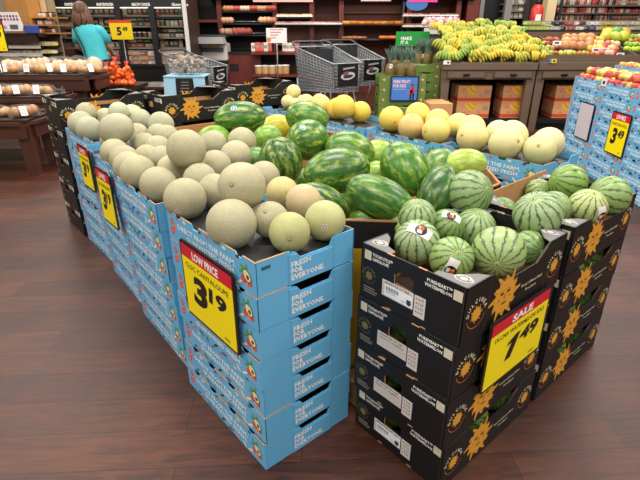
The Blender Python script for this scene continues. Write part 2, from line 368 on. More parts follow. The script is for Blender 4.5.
def label_mesh(kind):
    mb = MB(); n = Vector((-1, 0, 0)); ux = -Y_; o = Vector((-KL/2-.0016, KW/2, .001))
    P1 = M('dcd3cc', .5); 
    mb.prism([(.100, .045), (.228, .045), (.228, .103), (.100, .103)], o, ux, Z, .0006, P1)
    mb.prism([(.232, .030), (.274, .030), (.274, .103), (.232, .103)], o, ux, Z, .0006, P1)
    oo = o+n*.0004
    text(mb, 'PRODUCE OF USA', oo+ux*.112+Z*.092, ux, Z, .007, BLACKP, width=.10, res=1)
    for k in range(4):
        text(mb, ('4 CT', '5 CT', '6 CT', '8 CT')[k], oo+ux*.248+Z*(.088-.015*k), ux, Z, .008, BLACKP, width=.02, res=1)
        mb.poly(circ(.003, 6, (.241, .092-.015*k)), oo, ux, Z, GREY); mb.poly(circ(.0017, 6, (.106, .092-.011*k)), oo, ux, Z, GREY)
    if kind:
        mb.prism([(.112, .050), (.226, .050), (.226, .088), (.112, .088)], oo, ux, Z, .0004, M('f4f6fa', .3)); oo = oo+n*.0006
        for k in range(14): mb.poly([(.118+.0038*k, .070), (.118+.0038*k+.0012+.001*(k % 3 == 0), .070), (.118+.0038*k+.0012+.001*(k % 3 == 0), .084), (.118+.0038*k, .084)], oo, ux, Z, BLACKP)
        text(mb, 'PRODUCT OF USA', oo+ux*.118+Z*.062, ux, Z, .004, BLACKP, width=.04, res=1)
        mb.poly(circ(.010, 8, (.212, .062)), oo, ux, Z, M('353a48')); mb.poly([(.203, .069), (.222, .069), (.222, .072), (.203, .072)], oo, ux, Z, M('353a48'))
        text(mb, 'BOX 6', oo+ux*.182+Z*.056, ux, Z, .004, BLACKP, width=.018, res=1)
    else:
        text(mb, 'PRODUCT OF MEXICO', oo+ux*.112+Z*.080, ux, Z, .006, BLACKP, width=.105, res=1)
        for k in range(3): mb.poly([(.112, .054+.009*k), (.222, .054+.009*k), (.222, .0546+.009*k), (.112, .0546+.009*k)], oo, ux, Z, GREY)
    return mb.mesh('shipping_label')
lab1, lab0 = label_mesh(1), label_mesh(0)
def black_stack(p, rz, name, n, grp, labels=False, jit=.005, shifts=None):
    rnd = random.Random(len(name))
    for i in range(n):
        o = inst(black_me, 'melon_carton'); q = Vector(p)+Z*(KH*1.006*i)
        sh = (shifts[i] if shifts else (0, 0)); a_ = Vector((math.cos(rz), math.sin(rz), 0)); b_ = Vector((-math.sin(rz), math.cos(rz), 0))
        o.location = q+a_*(rnd.uniform(-jit, jit)+sh[0])+b_*(rnd.uniform(-jit, jit)+sh[1]); o.rotation_euler.z = rz
        k = n-1-i
        tag(o, 'black sun-printed carton, %s in the %s' % (ORD[k] if k < n-1 else 'bottom', name), 'carton', grp)
        if i == n-1 and 'right-hand' in name:
            mb = MB(); mb.prism([(-.285, .01), (.285, .01), (.285, KH+.02), (-.285, KH+.012)], (0, KW/2-.012, 0), X_, Z, .004, KRAFT); tag(mb.build('inner_panel', o), 'bare kraft cardboard inner panel')
        if labels:
            l = inst(lab1 if i in (0, n-1) else lab0, 'shipping_label', o); tag(l, 'white paper shipping label')
g3 = 'black cartons under the striped mini watermelons'
black_stack(D(.686, -.2475), TH, 'stack behind the 1.49 sign', 4, g3, True, .003, [(.004, 0), (-.006, 0), (0, 0), (0, 0)])
black_stack(D(1.345, -.2475), TH, 'right-hand stack of striped melons', 4, g3, True, .003)
g4 = 'black cartons in the row behind the cantaloupes'
black_stack(D(.44, 2.80), TH, 'leftmost rear stack near the bread tables', 5, g4)
black_stack(D(1.06, 2.525), TH, 'middle rear stack behind the cantaloupes', 5, g4)
black_stack(D(1.82, 2.78), TH, 'right rear stack below the bakery shelves', 5, g4)

# ---------------------------------------------------------------- kraft bins of big watermelons
def bin_obj(a0, a1, b0, b1, label):
    t = empty('pallet_bin', D((a0+a1)/2, (b0+b1)/2), TH); tag(t, label, 'bin', 'corrugated bins of large watermelons')
    wx, wy = (a1-a0), (b1-b0); BH = .79; t_ = .012; KB = M('b07a4c', .75, noise=.06, scale=9); BB = M('191718', .5); BY = M('c89a10', .5)
    ch = .17; hx, hy = wx/2, wy/2
    oct_ = [Vector(q) for q in ((-hx+ch, -hy, 0), (hx-ch, -hy, 0), (hx, -hy+ch, 0), (hx, hy-ch, 0), (hx-ch, hy, 0), (-hx+ch, hy, 0), (-hx, hy-ch, 0), (-hx, -hy+ch, 0))]
    for i in range(8):
        p_, q_ = oct_[i], oct_[(i+1) % 8]; l = (q_-p_).length; ux = (q_-p_)/l; n = ux.cross(Z); o = p_+Z*.12; mb = MB()
        mb.prism([(0, 0), (l, 0), (l, BH-.12), (0, BH-.12)], o, ux, Z, t_, KB)
        mb.poly([(0, BH-.12-.115), (l, BH-.12-.115), (l, BH-.125), (0, BH-.125)], o+n*.001, ux, Z, BB)
        mb.poly([(0, .02), (l, .02), (l, BH-.12-.115), (0, BH-.12-.115)], o+n*.001, ux, Z, BY)
        mb.build('bin_wall', t)
    mb = MB()
    for x in (-1, 0, 1): mb.box((x*(wx/2-.05), 0, .05), (.09, wy, .10), M('9a7450', .8, noise=.2, scale=12))
    for k in range(7): mb.box((0, -wy/2+.05+k*(wy-.1)/6, .11), (wx, .09, .02), M('9a7450', .8, noise=.2, scale=12))
    mb.build('pallet', t)
    mb = MB(); mb.prism([(q.x*.97, q.y*.97) for q in oct_], (0, 0, .54), X_, Y_, .01, KB); mb.build('inner_layer', t)
bin_obj(.45, 1.50, .0, 1.10, 'corrugated bin with black and yellow bands, nearest one, holding big watermelons')
bin_obj(.56, 1.50, 1.13, 2.20, 'corrugated bin of big watermelons farther back, next to the rear black cartons')

# ---------------------------------------------------------------- melons
def netted():
    m = bpy.data.materials.new('netted_rind'); m.use_nodes = True; nt = m.node_tree; b = nt.nodes['Principled BSDF']; L = nt.links.new
    tc = nt.nodes.new('ShaderNodeTexCoord'); oi = nt.nodes.new('ShaderNodeObjectInfo')
    n0 = nt.nodes.new('ShaderNodeTexNoise'); n0.inputs['Scale'].default_value = 18; L(tc.outputs['Object'], n0.inputs['Vector'])
    ad = nt.nodes.new('ShaderNodeVectorMath'); ad.operation = 'MULTIPLY_ADD'; ad.inputs[1].default_value = (.02, .02, .02); L(n0.outputs['Color'], ad.inputs[0]); L(tc.outputs['Object'], ad.inputs[2])
    v = nt.nodes.new('ShaderNodeTexVoronoi'); v.feature = 'DISTANCE_TO_EDGE'; v.inputs['Scale'].default_value = 170; L(ad.outputs[0], v.inputs['Vector'])
    cr = nt.nodes.new('ShaderNodeValToRGB'); cr.color_ramp.elements[0].position = .03; cr.color_ramp.elements[0].color = (1, 1, 1, 1); cr.color_ramp.elements[1].position = .22; cr.color_ramp.elements[1].color = (0, 0, 0, 1)
    L(v.outputs['Distance'], cr.inputs[0])
    n1 = nt.nodes.new('ShaderNodeTexNoise'); n1.inputs['Scale'].default_value = 11; n1.inputs['Detail'].default_value = 5; n1.noise_dimensions = '4D'; L(tc.outputs['Object'], n1.inputs['Vector']); L(oi.outputs['Random'], n1.inputs['W'])
    mr = nt.nodes.new('ShaderNodeMapRange'); mr.inputs['From Min'].default_value = .3; mr.inputs['From Max'].default_value = .7; mr.inputs['To Min'].default_value = .84; mr.inputs['To Max'].default_value = 1.12; L(n1.outputs['Fac'], mr.inputs['Value'])
    sk = nt.nodes.new('ShaderNodeVectorMath'); sk.operation = 'SCALE'; L(oi.outputs['Color'], sk.inputs[0]); L(mr.outputs[0], sk.inputs['Scale'])
    mx = nt.nodes.new('ShaderNodeMix'); mx.data_type = 'RGBA'; L(cr.outputs[0], mx.inputs[0]); L(sk.outputs[0], mx.inputs[6]); mx.inputs[7].default_value = (*lin('c6bea4'), 1)
    mx2 = nt.nodes.new('ShaderNodeMix'); mx2.data_type = 'RGBA'; mx2.inputs[0].default_value = .45; L(sk.outputs[0], mx2.inputs[6]); L(mx.outputs[2], mx2.inputs[7])
    L(mx2.outputs[2], b.inputs['Base Color']); b.inputs['Roughness'].default_value = .6; b.inputs['Specular IOR Level'].default_value = .35
    bp = nt.nodes.new('ShaderNodeBump'); bp.inputs['Strength'].default_value = .35; bp.inputs['Distance'].default_value = .0012; L(cr.outputs[0], bp.inputs['Height']); L(bp.outputs[0], b.inputs['Normal'])
    return m
def stripes(kind):
    """kind 'mini': pale rind with thin dark jagged lines; 'big': dark rind with marbled pale bands. Object colour tints the rind."""
    m = bpy.data.materials.new('striped_rind_'+kind); m.use_nodes = True; nt = m.node_tree; b = nt.nodes['Principled BSDF']; L = nt.links.new
    def math_(op, a=None, b_=None, c_=None):
        n = nt.nodes.new('ShaderNodeMath'); n.operation = op
        for i, q in enumerate((a, b_, c_)):
            if q is None: continue
            if isinstance(q, (int, float)): n.inputs[i].default_value = q
            else: L(q, n.inputs[i])
        return n.outputs[0]
    tc = nt.nodes.new('ShaderNodeTexCoord'); oi = nt.nodes.new('ShaderNodeObjectInfo')
    sp = nt.nodes.new('ShaderNodeSeparateXYZ'); L(tc.outputs['Object'], sp.inputs[0])
    ang = math_('ARCTAN2', sp.outputs['Y'], sp.outputs['X'])
    mp = nt.nodes.new('ShaderNodeMapping'); mp.inputs['Scale'].default_value = (1, 1, .8 if kind == 'mini' else .55); L(tc.outputs['Object'], mp.inputs[0])
    def noise(scale, det=4, rough=.6):
        n = nt.nodes.new('ShaderNodeTexNoise'); n.noise_dimensions = '4D'; n.inputs['Scale'].default_value = scale; n.inputs['Detail'].default_value = det; n.inputs['Roughness'].default_value = rough
        L(mp.outputs[0], n.inputs['Vector']); L(math_('MULTIPLY', oi.outputs['Random'], 9.0), n.inputs['W']); return n.outputs['Fac']
    N = 14 if kind == 'mini' else 10
    ns = noise(55 if kind == 'mini' else 26, 5, .75); lo = noise(7, 2)
    ph = math_('MULTIPLY_ADD', ang, N/(2*PI), math_('MULTIPLY', math_('SUBTRACT', ns, .5), 1.15 if kind == 'mini' else 2.1))
    ph = math_('ADD', ph, math_('MULTIPLY', lo, .6))
    fr = math_('FRACT', math_('ADD', ph, 20.0)); tri = math_('ABSOLUTE', math_('SUBTRACT', fr, .5))     # 0 at a stripe's core
    cr = nt.nodes.new('ShaderNodeValToRGB'); e = cr.color_ramp.elements
    mx = nt.nodes.new('ShaderNodeMix'); mx.data_type = 'RGBA'
    if kind == 'mini':
        e[0].position = .06; e[0].color = (1, 1, 1, 1); e[1].position = .13; e[1].color = (.0, .0, .0, 1); L(tri, cr.inputs[0])
        halo = nt.nodes.new('ShaderNodeMapRange'); halo.inputs['From Min'].default_value = .0; halo.inputs['From Max'].default_value = .3; halo.inputs['To Min'].default_value = .82; halo.inputs['To Max'].default_value = 1.07; L(tri, halo.inputs['Value'])
        vs = nt.nodes.new('ShaderNodeVectorMath'); vs.operation = 'SCALE'; L(oi.outputs['Color'], vs.inputs[0]); L(halo.outputs[0], vs.inputs['Scale'])
        fine = nt.nodes.new('ShaderNodeMapRange'); fine.inputs['From Min'].default_value = .35; fine.inputs['From Max'].default_value = .65; fine.inputs['To Min'].default_value = .93; fine.inputs['To Max'].default_value = 1.08; L(noise(80, 3), fine.inputs['Value'])
        vs2 = nt.nodes.new('ShaderNodeVectorMath'); vs2.operation = 'SCALE'; L(vs.outputs[0], vs2.inputs[0]); L(fine.outputs[0], vs2.inputs['Scale'])
        L(math_('MULTIPLY', cr.outputs[0], .92), mx.inputs[0]); L(vs2.outputs[0], mx.inputs[6]); mx.inputs[7].default_value = (*lin('2f4a2c'), 1)
    else:
        # pale band between stripes, broken up by fine noise; tint alpha is how pale it gets
        e[0].position = .12; e[0].color = (0, 0, 0, 1); e[1].position = .36; e[1].color = (1, 1, 1, 1); L(tri, cr.inputs[0])
        br = nt.nodes.new('ShaderNodeMapRange'); br.inputs['From Min'].default_value = .44; br.inputs['From Max'].default_value = .62; L(noise(48, 6, .75), br.inputs['Value'])
        fac = math_('MULTIPLY', cr.outputs[0], br.outputs[0]); fac = math_('MULTIPLY', fac, oi.outputs['Alpha'])
        dk = nt.nodes.new('ShaderNodeMapRange'); dk.inputs['From Min'].default_value = .35; dk.inputs['From Max'].default_value = .65; dk.inputs['To Min'].default_value = .6; dk.inputs['To Max'].default_value = 1.5; L(noise(30, 5, .7), dk.inputs['Value'])
        vs = nt.nodes.new('ShaderNodeVectorMath'); vs.operation = 'SCALE'; L(oi.outputs['Color'], vs.inputs[0]); L(dk.outputs[0], vs.inputs['Scale'])
        L(fac, mx.inputs[0]); L(vs.outputs[0], mx.inputs[6]); mx.inputs[7].default_value = (*lin('a6b84c'), 1)
    L(mx.outputs[2], b.inputs['Base Color']); b.inputs['Roughness'].default_value = .36 if kind == 'mini' else .3; b.inputs['Specular IOR Level'].default_value = .5
    return m
NET, MINI, BIG = netted(), stripes('mini'), stripes('big')
SMOOTH = M('ffffff', .5, tint=True, noise=.07, scale=14, spec=.4)
def melon_mesh(mat, rz=1.0, ribs=0, nub=.02):
    """unit-less fruit of radius 0.1, long axis Z"""
    mb = MB(); prof = []
    for i in range(25):
        t = PI*i/24; r = math.sin(t)*.1; z = -math.cos(t)*.1*rz
        if i in (0, 24): r = .0012; z *= .975
        if i in (1, 23): z *= .99
        prof.append((r, z))
    mb.lathe(prof, mat, 36, fn=(lambda a, z: 1+ribs*math.cos(10*a)) if ribs else None); return mb.mesh('melon')
cant_me = melon_mesh(NET, 1.0, .004); hon_me = melon_mesh(SMOOTH, 1.0); mini_me = melon_mesh(MINI, 1.0); big_me = melon_mesh(BIG, 1.0)
def scar_mesh(m1, m2):
    mb = MB(); mb.lathe([(.011, -.004), (.0115, .0), (.008, .0015), (.005, .0), (.0035, .001)], m1, 12); mb.lathe([(.004, -.002), (.0035, .003), (.001, .0035)], m2, 8); return mb.mesh('stem_scar')
scar_me = scar_mesh(M('8d8563', .8), M('b7ab7c', .8)); scar_h = scar_mesh(M('c9a55e', .8), M('9c6b33', .8)); scar_w = scar_mesh(M('9fae62', .8), M('7a5a30', .8))
def sticker_mesh(kind):
    """paper label bent over a sphere of radius 0.1, pole up"""
    mb = MB()
    def cap(poly, m, e):
        vs = []
        for x, y in poly:
            r = math.hypot(x, y); th = r/.1; k = (.1+e)
            vs.append((k*math.sin(th)*x/(r or 1), k*math.sin(th)*y/(r or 1), k*math.cos(th)))
        vs.append((0, 0, .1+e)); n = len(poly); mb.add(vs, [(i, (i+1) % n, n) for i in range(n)], m)
    if kind == 'oval':
        cap(circ(.016, 18, ry=.011), M('f1efec', .35), .0008); cap(circ(.0135, 18, ry=.0085), M('b32438', .35), .0012); cap(circ(.009, 14, ry=.0035), M('e9e4ea', .35), .0016)
        cap(circ(.005, 8, (0, -.005), .002), M('27408c', .35), .0016)
    elif kind == 'blue':
        cap(circ(.017, 18, ry=.012), M('e8eef4', .35), .0008); cap(circ(.0145, 18, ry=.0095), M('3c79bd', .35), .0012); cap(circ(.008, 8, ry=.003), M('dfe8f4', .35), .0016)
    else:
        s = .024
        vs = []; nx, ny = 5, 11
        for jy in range(ny):
            for jx in range(nx):
                x, y = -s+2*s*jx/(nx-1), -.054+.108*jy/(ny-1); r = math.hypot(x, y) or 1e-6; th = r/.1; vs.append((.1020*math.sin(th)*x/r, .1020*math.sin(th)*y/r, .1020*math.cos(th)))
        mb.add(vs, [(jy*nx+jx, jy*nx+jx+1, (jy+1)*nx+jx+1, (jy+1)*nx+jx) for jy in range(ny-1) for jx in range(nx-1)], M('e4e2de', .4))
        cap(circ(.026, 18, (.004, -.004), ry=.026), M('241817', .4), .0032); cap(circ(.012, 12, (.010, -.002)), M('c8382a', .4), .0036); cap(circ(.006, 8, (.013, .006)), M('d8932a', .4), .0046)
        cap([(-.016, .006), (-.002, .009), (-.002, -.012), (-.014, -.014)], M('dddad6', .4), .0040)
    return mb.mesh('sticker')
ST = {k: sticker_mesh(k) for k in ('oval', 'blue', 'label')}
def quat_z(dirv, spin=0):
    return Vector(dirv).normalized().to_track_quat('Z', 'Y') @ Quaternion((0, 0, 1), spin)
def fruit(me, name, p, r, q, color, label, cat, group, scar=None, stick=None, sq=(1, 1, 1)):
    o = inst(me, name); o.location = p; o.rotation_mode = 'QUATERNION'; o.rotation_quaternion = q; o.scale = (r/.1*sq[0], r/.1*sq[1], r/.1*sq[2]); o.color = (*lin(color[:6]), color_a(color))
    tag(o, label, cat, group)
    if scar: inst(scar, 'stem_scar', o, (0, 0, .0985))
    if stick:
        kind, d, sz = stick; s_ = inst(ST[kind], 'sticker', o); s_.rotation_mode = 'QUATERNION'; s_.scale = (1/1, 1, 1)
        dl = q.inverted() @ Vector(d); s_.rotation_quaternion = dl.normalized().to_track_quat('Z', 'Y')
        s_.scale = (1.006,)*3; tag(s_, 'small paper fruit sticker')
    return o
def color_a(c): return int(c[6:8], 16)/255 if len(c) > 6 else 1
def toward(p, du=0, dv=0):
    """direction on a fruit that faces the viewer, shifted right (du) and up (dv)"""
    d = (EYE-Vector(p)).normalized(); rt = d.cross(Z).normalized()*-1; up = rt.cross(d)*-1
    if up.z < 0: up = -up
    return (d+rt*du+up*dv).normalized()
# ---------------------------------------------------------------- cantaloupes (x, y, z, radius)
CANT=[(-0.288, 1.437, 0.852, 0.0825), (-0.506, 1.693, 0.849, 0.0788), (-0.267, 1.56, 0.941, 0.0822), (-0.573, 2.023, 0.959, 0.0834), (-0.097, 1.393, 0.841, 0.066), (0.017, 1.486, 0.844, 0.069), (-0.169, 1.506, 0.839, 0.064), (-0.149, 1.792, 0.84, 0.065), (-0.061, 1.673, 0.843, 0.068), (-0.509, 1.947, 0.846, 0.071), (-0.486, 2.162, 0.848, 0.073), (-0.416, 1.803, 0.844, 0.069), (-0.416, 2.32, 0.853, 0.078), (-0.433, 2.634, 0.855, 0.08), (-0.583, 2.598, 0.849, 0.075), (-0.243, 1.998, 0.844, 0.069), (-0.663, 1.875, 0.846, 0.0749), (-0.666, 2.091, 0.846, 0.071), (-0.804, 2.042, 0.851, 0.077), (-0.778, 2.302, 0.842, 0.067), (-0.862, 2.513, 0.845, 0.07), (-0.964, 2.605, 0.843, 0.068), (-1.11, 2.905, 0.841, 0.067), (-1.002, 3.034, 0.874, 0.081), (-0.98, 2.894, 0.841, 0.066), (-0.895, 2.791, 0.85, 0.069), (-1.547, 3.12, 0.865, 0.08), (-1.445, 3.001, 0.854, 0.078), (-1.079, 2.541, 0.944, 0.081), (-1.361, 3.297, 0.911, 0.067), (-1.478, 3.346, 0.858, 0.071), (-1.564, 3.256, 0.913, 0.066), (-1.338, 3.459, 0.862, 0.075), (-1.243, 3.344, 0.85, 0.075), (-1.148, 2.654, 0.852, 0.077), (-1.059, 2.427, 0.846, 0.071), (-0.956, 2.282, 0.847, 0.07), (-0.889, 2.16, 0.845, 0.07), (-0.881, 2.386, 0.835, 0.061)]
CL_ = [
 'tan netted cantaloupe resting alone at the front, right above the big 3.19 sign',
 'tan netted cantaloupe at the front carton\'s left rim, just left of the sign top',
 'large tan cantaloupe with its stem scar facing forward, on top at the front',
 'large tan cantaloupe riding highest in the middle of the pile',
 'small greenish-yellow cantaloupe in the front row, over the FRESH FOR EVERYONE panel',
 'greenish-yellow cantaloupe with a small oval sticker at the right corner of the front carton',
 'dull tan cantaloupe between the big front one and the greenish ones',
 'small yellow cantaloupe at the back of the front carton, touching the watermelons',
 'peach-speckled cantaloupe between the small yellow one and the stickered one',
 'tan cantaloupe directly below the highest melon of the pile, its front left side',
 'tan cantaloupe tucked behind and right of the highest melon, low in the pile',
 'tan cantaloupe with a dark stem dimple, left of the big stem-scar melon',
 'tan cantaloupe with a tiny sticker at its left, in front of the watermelon bin edge',
 'pale tan cantaloupe nearest the big far watermelon, at the pile\'s right end',
 'pale tan cantaloupe just right of and behind the highest melon',
 'tan cantaloupe peeking out right of the stem-scar melon, against a striped watermelon',
 'tan cantaloupe on the left rim at the gap between the first and second stacks',
 'grey-tan cantaloupe half hidden behind the rim melon at the stack gap',
 'large tan cantaloupe on the left rim of the second stack, standing proud of its neighbours',
 'tan cantaloupe with a brown scar left of the highest melon',
 'yellowish tan cantaloupe just left of the highest melon',
 'small tan cantaloupe two places left of the highest melon',
 'round tan cantaloupe in the middle of the third stack',
 'grey-green cantaloupe on top near the small green melon and the cardboard bin',
 'small tan cantaloupe in front of the grey-green one at the bin',
 'small pale cantaloupe touching the back of the highest melon',
 'grey-green cantaloupe at the far left corner of the display',
 'large grey-green cantaloupe beside the far left corner one, over the first small yellow sign',
 'big broad cantaloupe on top of the third stack',
 'pale green cantaloupe at the very back, in front of the nearest black carton\'s gap',
 'pale cantaloupe at the back, just left of the palest green one',
 'cantaloupe showing only its pinkish top behind the far left corner melons',
 'pale speckled cantaloupe at the back, right of the palest green one',
 'grey-green oval cantaloupe at the back, next to the black carton end',
 'tan cantaloupe on the rim below the big broad one, nearly over the second small sign',
 'grey-tan cantaloupe with a stem dimple on the rim of the third stack',
 'tan cantaloupe in the rim row, second behind the large proud one',
 'tan cantaloupe in the rim row, directly behind the large proud one',
 'pale tan cantaloupe in the second row in from the rim, third stack']
greeny = {4: 'a9a95e', 5: 'abae6a', 7: 'bfb068', 8: 'c0a576', 26: 'a2a585', 27: 'a2a585', 29: 'b2b994', 30: 'bab98f', 32: 'c0c09c', 33: 'a8aa86', 23: 'a2a484', 28: 'a09f80'}
tans = ['a59e7a', 'a19a75', 'aaa27c', 'a49d77', '9e9a78']
gC = 'cantaloupes heaped in the light blue cartons'
for i, (x, y, z, r) in enumerate(CANT):
    rnd = random.Random(i*13+5); p = Vector((x, y, z))
    q = quat_z((rnd.uniform(-1, 1), rnd.uniform(-1, 1), rnd.uniform(-1, 1)), rnd.uniform(0, 6))
    if i == 2: q = quat_z(toward(p, -.45, .1))
    if i == 4: q = quat_z(toward(p, -.02, -.35))
    if i == 11: q = quat_z(toward(p, .35, -.1))
    if i == 6: q = quat_z(toward(p, -.3, .5))
    if i in (35, 19): q = quat_z(toward(p, -.6, -.3))
    st = None
    if i == 5: st = ('oval', toward(p, .0, -.32), 1)
    if i == 1: st = ('oval', toward(p, -.5, -.75), 1)
    if i == 2: st = ('oval', toward(p, .0, -1.1), 1)
    if i == 12: st = ('oval', toward(p, -.75, .35), 1)
    sq = (1, 1, 1) if i not in (2, 28, 33) else (1, 1, 1)
    if i in (28,): q = quat_z(Vector((.9, .1, .3))); sq = (1, 1, 1.15)
    fruit(cant_me, 'cantaloupe', p, r, q, greeny.get(i, tans[i % 5]), CL_[i], 'melon', gC, scar_me, st, sq)

# ---------------------------------------------------------------- honeydews
HONEY=[(0.489,3.301,0.863,0.086),(0.578,3.053,0.857,0.082),(0.658,3.270,0.895,0.083),(0.707,2.918,0.858,0.083),(0.766,3.150,0.873,0.080),(0.870,3.040,0.871,0.073),
(0.868,2.712,0.862,0.087),(0.911,2.892,0.877,0.082),(1.051,2.825,0.864,0.074),(0.988,2.520,0.870,0.088),(1.073,2.669,0.879,0.086),(1.134,2.437,0.857,0.082),
(1.234,2.569,0.860,0.085),(0.302,3.652,0.853,0.078),(0.135,3.777,0.857,0.082),(0.174,3.569,0.903,0.084),(0.007,3.934,0.862,0.081),(-0.282,4.303,0.834,0.059),
(-0.235,4.383,0.910,0.063),(-0.212,4.220,0.830,0.051),(-0.116,4.154,0.850,0.070),(-0.151,4.287,0.853,0.045),(-0.006,4.079,0.867,0.066),]
HL = ['round bright yellow melon with its stem scar facing forward, below the green pineapple bin',
 'peach-yellow melon low in the row, just right of the one with the round scar',
 'bright yellow melon behind, below the pineapple sign',
 'large yellow melon lying on its side with a brown scar at its left end',
 'yellow melon behind the large one with the left-hand scar',
 'yellow melon behind and left of the broad pale one in mid row',
 'broad pale yellow melon in mid row with a brown scar at its left',
 'pale yellow melon stacked behind the broad one in the middle',
 'cream melon at the back, left of the two largest cream ones',
 'large cream melon with a small scar at its right, near the row\'s right end',
 'cream melon sitting high behind the large cream one',
 'cream melon with a star-shaped stem scar, nearest the right end of the honeydew row',
 'cream melon at the right end of the row, behind the star-scarred one',
 'bright yellow melon just right of the shopping carts, in front',
 'yellow melon in front of the first shopping cart, low',
 'deep yellow melon on top, in front of the first shopping cart',
 'pale yellow melon left of the pair beneath the carts',
 'small pale melon at the far left end of the honeydew row',
 'pale melon peeking up at the back of the far left end',
 'small pale melon second from the far left end, in front',
 'pale round melon third from the far left end',
 'small pale melon on top of the far left group',
 'pale melon at the back between the far left group and the carts']
hcol = {0: 'e4c858', 1: 'dcb976', 2: 'e4c95e', 3: 'dfca74', 4: 'e2cb6c', 5: 'dfce7e', 6: 'dacb8a', 7: 'dfcf86', 8: 'dbd09a', 9: 'd4cb92', 10: 'd8cf98', 11: 'd0cc92', 12: 'd6cd9a', 13: 'e6c64c', 14: 'e6c244', 15: 'e8c850', 16: 'dfcb74'}
gH = 'yellow and cream honeydew-type melons in the blue cartons behind'
hdir = {0: (.25, -.25), 1: (0, 1.5), 3: (-1.1, -.1), 6: (-.9, .15), 9: (.9, .3), 11: (-.1, .25)}
for i, (x, y, z, r) in enumerate(HONEY):
    rnd = random.Random(i*7+2); p = Vector((x, y, z))
    q = quat_z(toward(p, *hdir[i])) if i in hdir else quat_z((rnd.uniform(-1, 1), rnd.uniform(0, 1), rnd.uniform(-.5, 1)))
    fruit(hon_me, 'honeydew_melon', p, r, q, hcol.get(i, 'd9cc8c'), HL[i], 'melon', gH, scar_h, None, (1, 1, 1.03))

# ---------------------------------------------------------------- striped mini watermelons
MINI=[(0.335, 1.503, 0.759, 0.0792), (0.355, 1.627, 0.803, 0.0693), (0.47, 1.634, 0.761, 0.0671), (0.593, 1.797, 0.838, 0.0914), (0.435, 1.412, 0.739, 0.0737), (0.591, 1.677, 0.738, 0.0781), (0.595, 1.433, 0.752, 0.0882), (0.736, 1.523, 0.727, 0.0619), (0.76, 1.868, 0.73, 0.0651), (0.795, 1.626, 0.812, 0.087), (0.935, 1.79, 0.775, 0.07), (1.096, 2.023, 0.809, 0.082), (1.205, 1.885, 0.795, 0.084), (1.055, 1.768, 0.79, 0.073), (1.0, 2.08, 0.75, 0.06)]
ML = ['striped mini watermelon with a large black-and-red label, front left corner of the carton',
 'striped mini watermelon just behind the labelled one, at the left wall of the carton',
 'darker striped mini watermelon with a paper label, behind the front three',
 'striped mini watermelon riding highest, at the back left over the bin wall',
 'low striped mini watermelon with a white label, in the middle of the carton front',
 'striped mini watermelon in the middle of the first black carton',
 'large striped mini watermelon, blossom end forward, right front over the sun print',
 'striped mini watermelon half hidden behind the large front one',
 'dark-striped mini watermelon glimpsed between the highest one and the second carton\'s melons',
 'large striped mini watermelon piled at the front of the second black carton',
 'striped mini watermelon behind the front one of the second carton',
 'bright striped mini watermelon at the back of the second carton, below the honeydews',
 'striped mini watermelon at the far right end of the second carton',
 'palest yellowish striped mini watermelon, label at its right side, in the second carton',
 'mini watermelon almost hidden at the back wall of the second carton']
mcol = {0: '92a574', 1: '869d66', 2: '728f4a', 3: '819962', 4: '86a05a', 5: '8aa26a', 6: '95aa6c', 7: '789554', 8: '728d56', 9: '8fa472', 10: '869d66', 11: '7a9a48', 12: '849d5a', 13: 'abb574', 14: '849856'}
mdir = {0: (-.15, .75), 1: (0, 1.3), 2: (.8, .8), 3: (1.2, .4), 4: (.3, .3), 5: (.2, 1.2), 6: (.05, -.55), 7: (1.2, -.2), 9: (-.4, .9), 10: (.9, .7), 11: (-1.4, .25), 12: (-1.2, .15), 13: (.3, 1.4), 8: (.5, 1.2)}
gM = 'striped mini watermelons in the black cartons'
for i, (x, y, z, r) in enumerate(MINI):
    p = Vector((x, y, z)); st = None
    q = quat_z(toward(p, *mdir.get(i, (.5, .8))), i*.9)
    if i == 0: st = ('label', toward(p, .1, .62), 1)
    if i == 4: st = ('label', toward(p, .0, -.55), 1)
    if i == 2: st = ('label', toward(p, .35, .9), 1)
    if i == 13: st = ('label', toward(p, 1.3, -.6), 1)
    fruit(mini_me, 'mini_watermelon', p, r, q, mcol[i], ML[i], 'watermelon', gM, scar_w, st, (1, 1, .95))

for sk, (ca, cname) in enumerate(((.70, 'left'), (1.345, 'right'))):
    for lv in range(3):
        for k, (la, lb) in enumerate(((-.20, -.10), (-.20, .10), (-.02, -.10), (-.02, .10), (.17, -.10), (.17, .10))):
            fruit(mini_me, 'mini_watermelon', D(ca+la, -.2475+lb, KH*1.006*lv+.010+.084), .084, quat_z((math.cos(k*2+lv), math.sin(k*2+lv), .5), k), '72904a', 'mini watermelon inside the %s carton of the %s black stack, a green sliver showing' % (('bottom', 'third', 'second')[lv], cname), 'watermelon', 'mini watermelons packed in the %s carton of the %s black stack' % (('bottom', 'third', 'second')[lv], cname), None, None, (1, 1, .95))
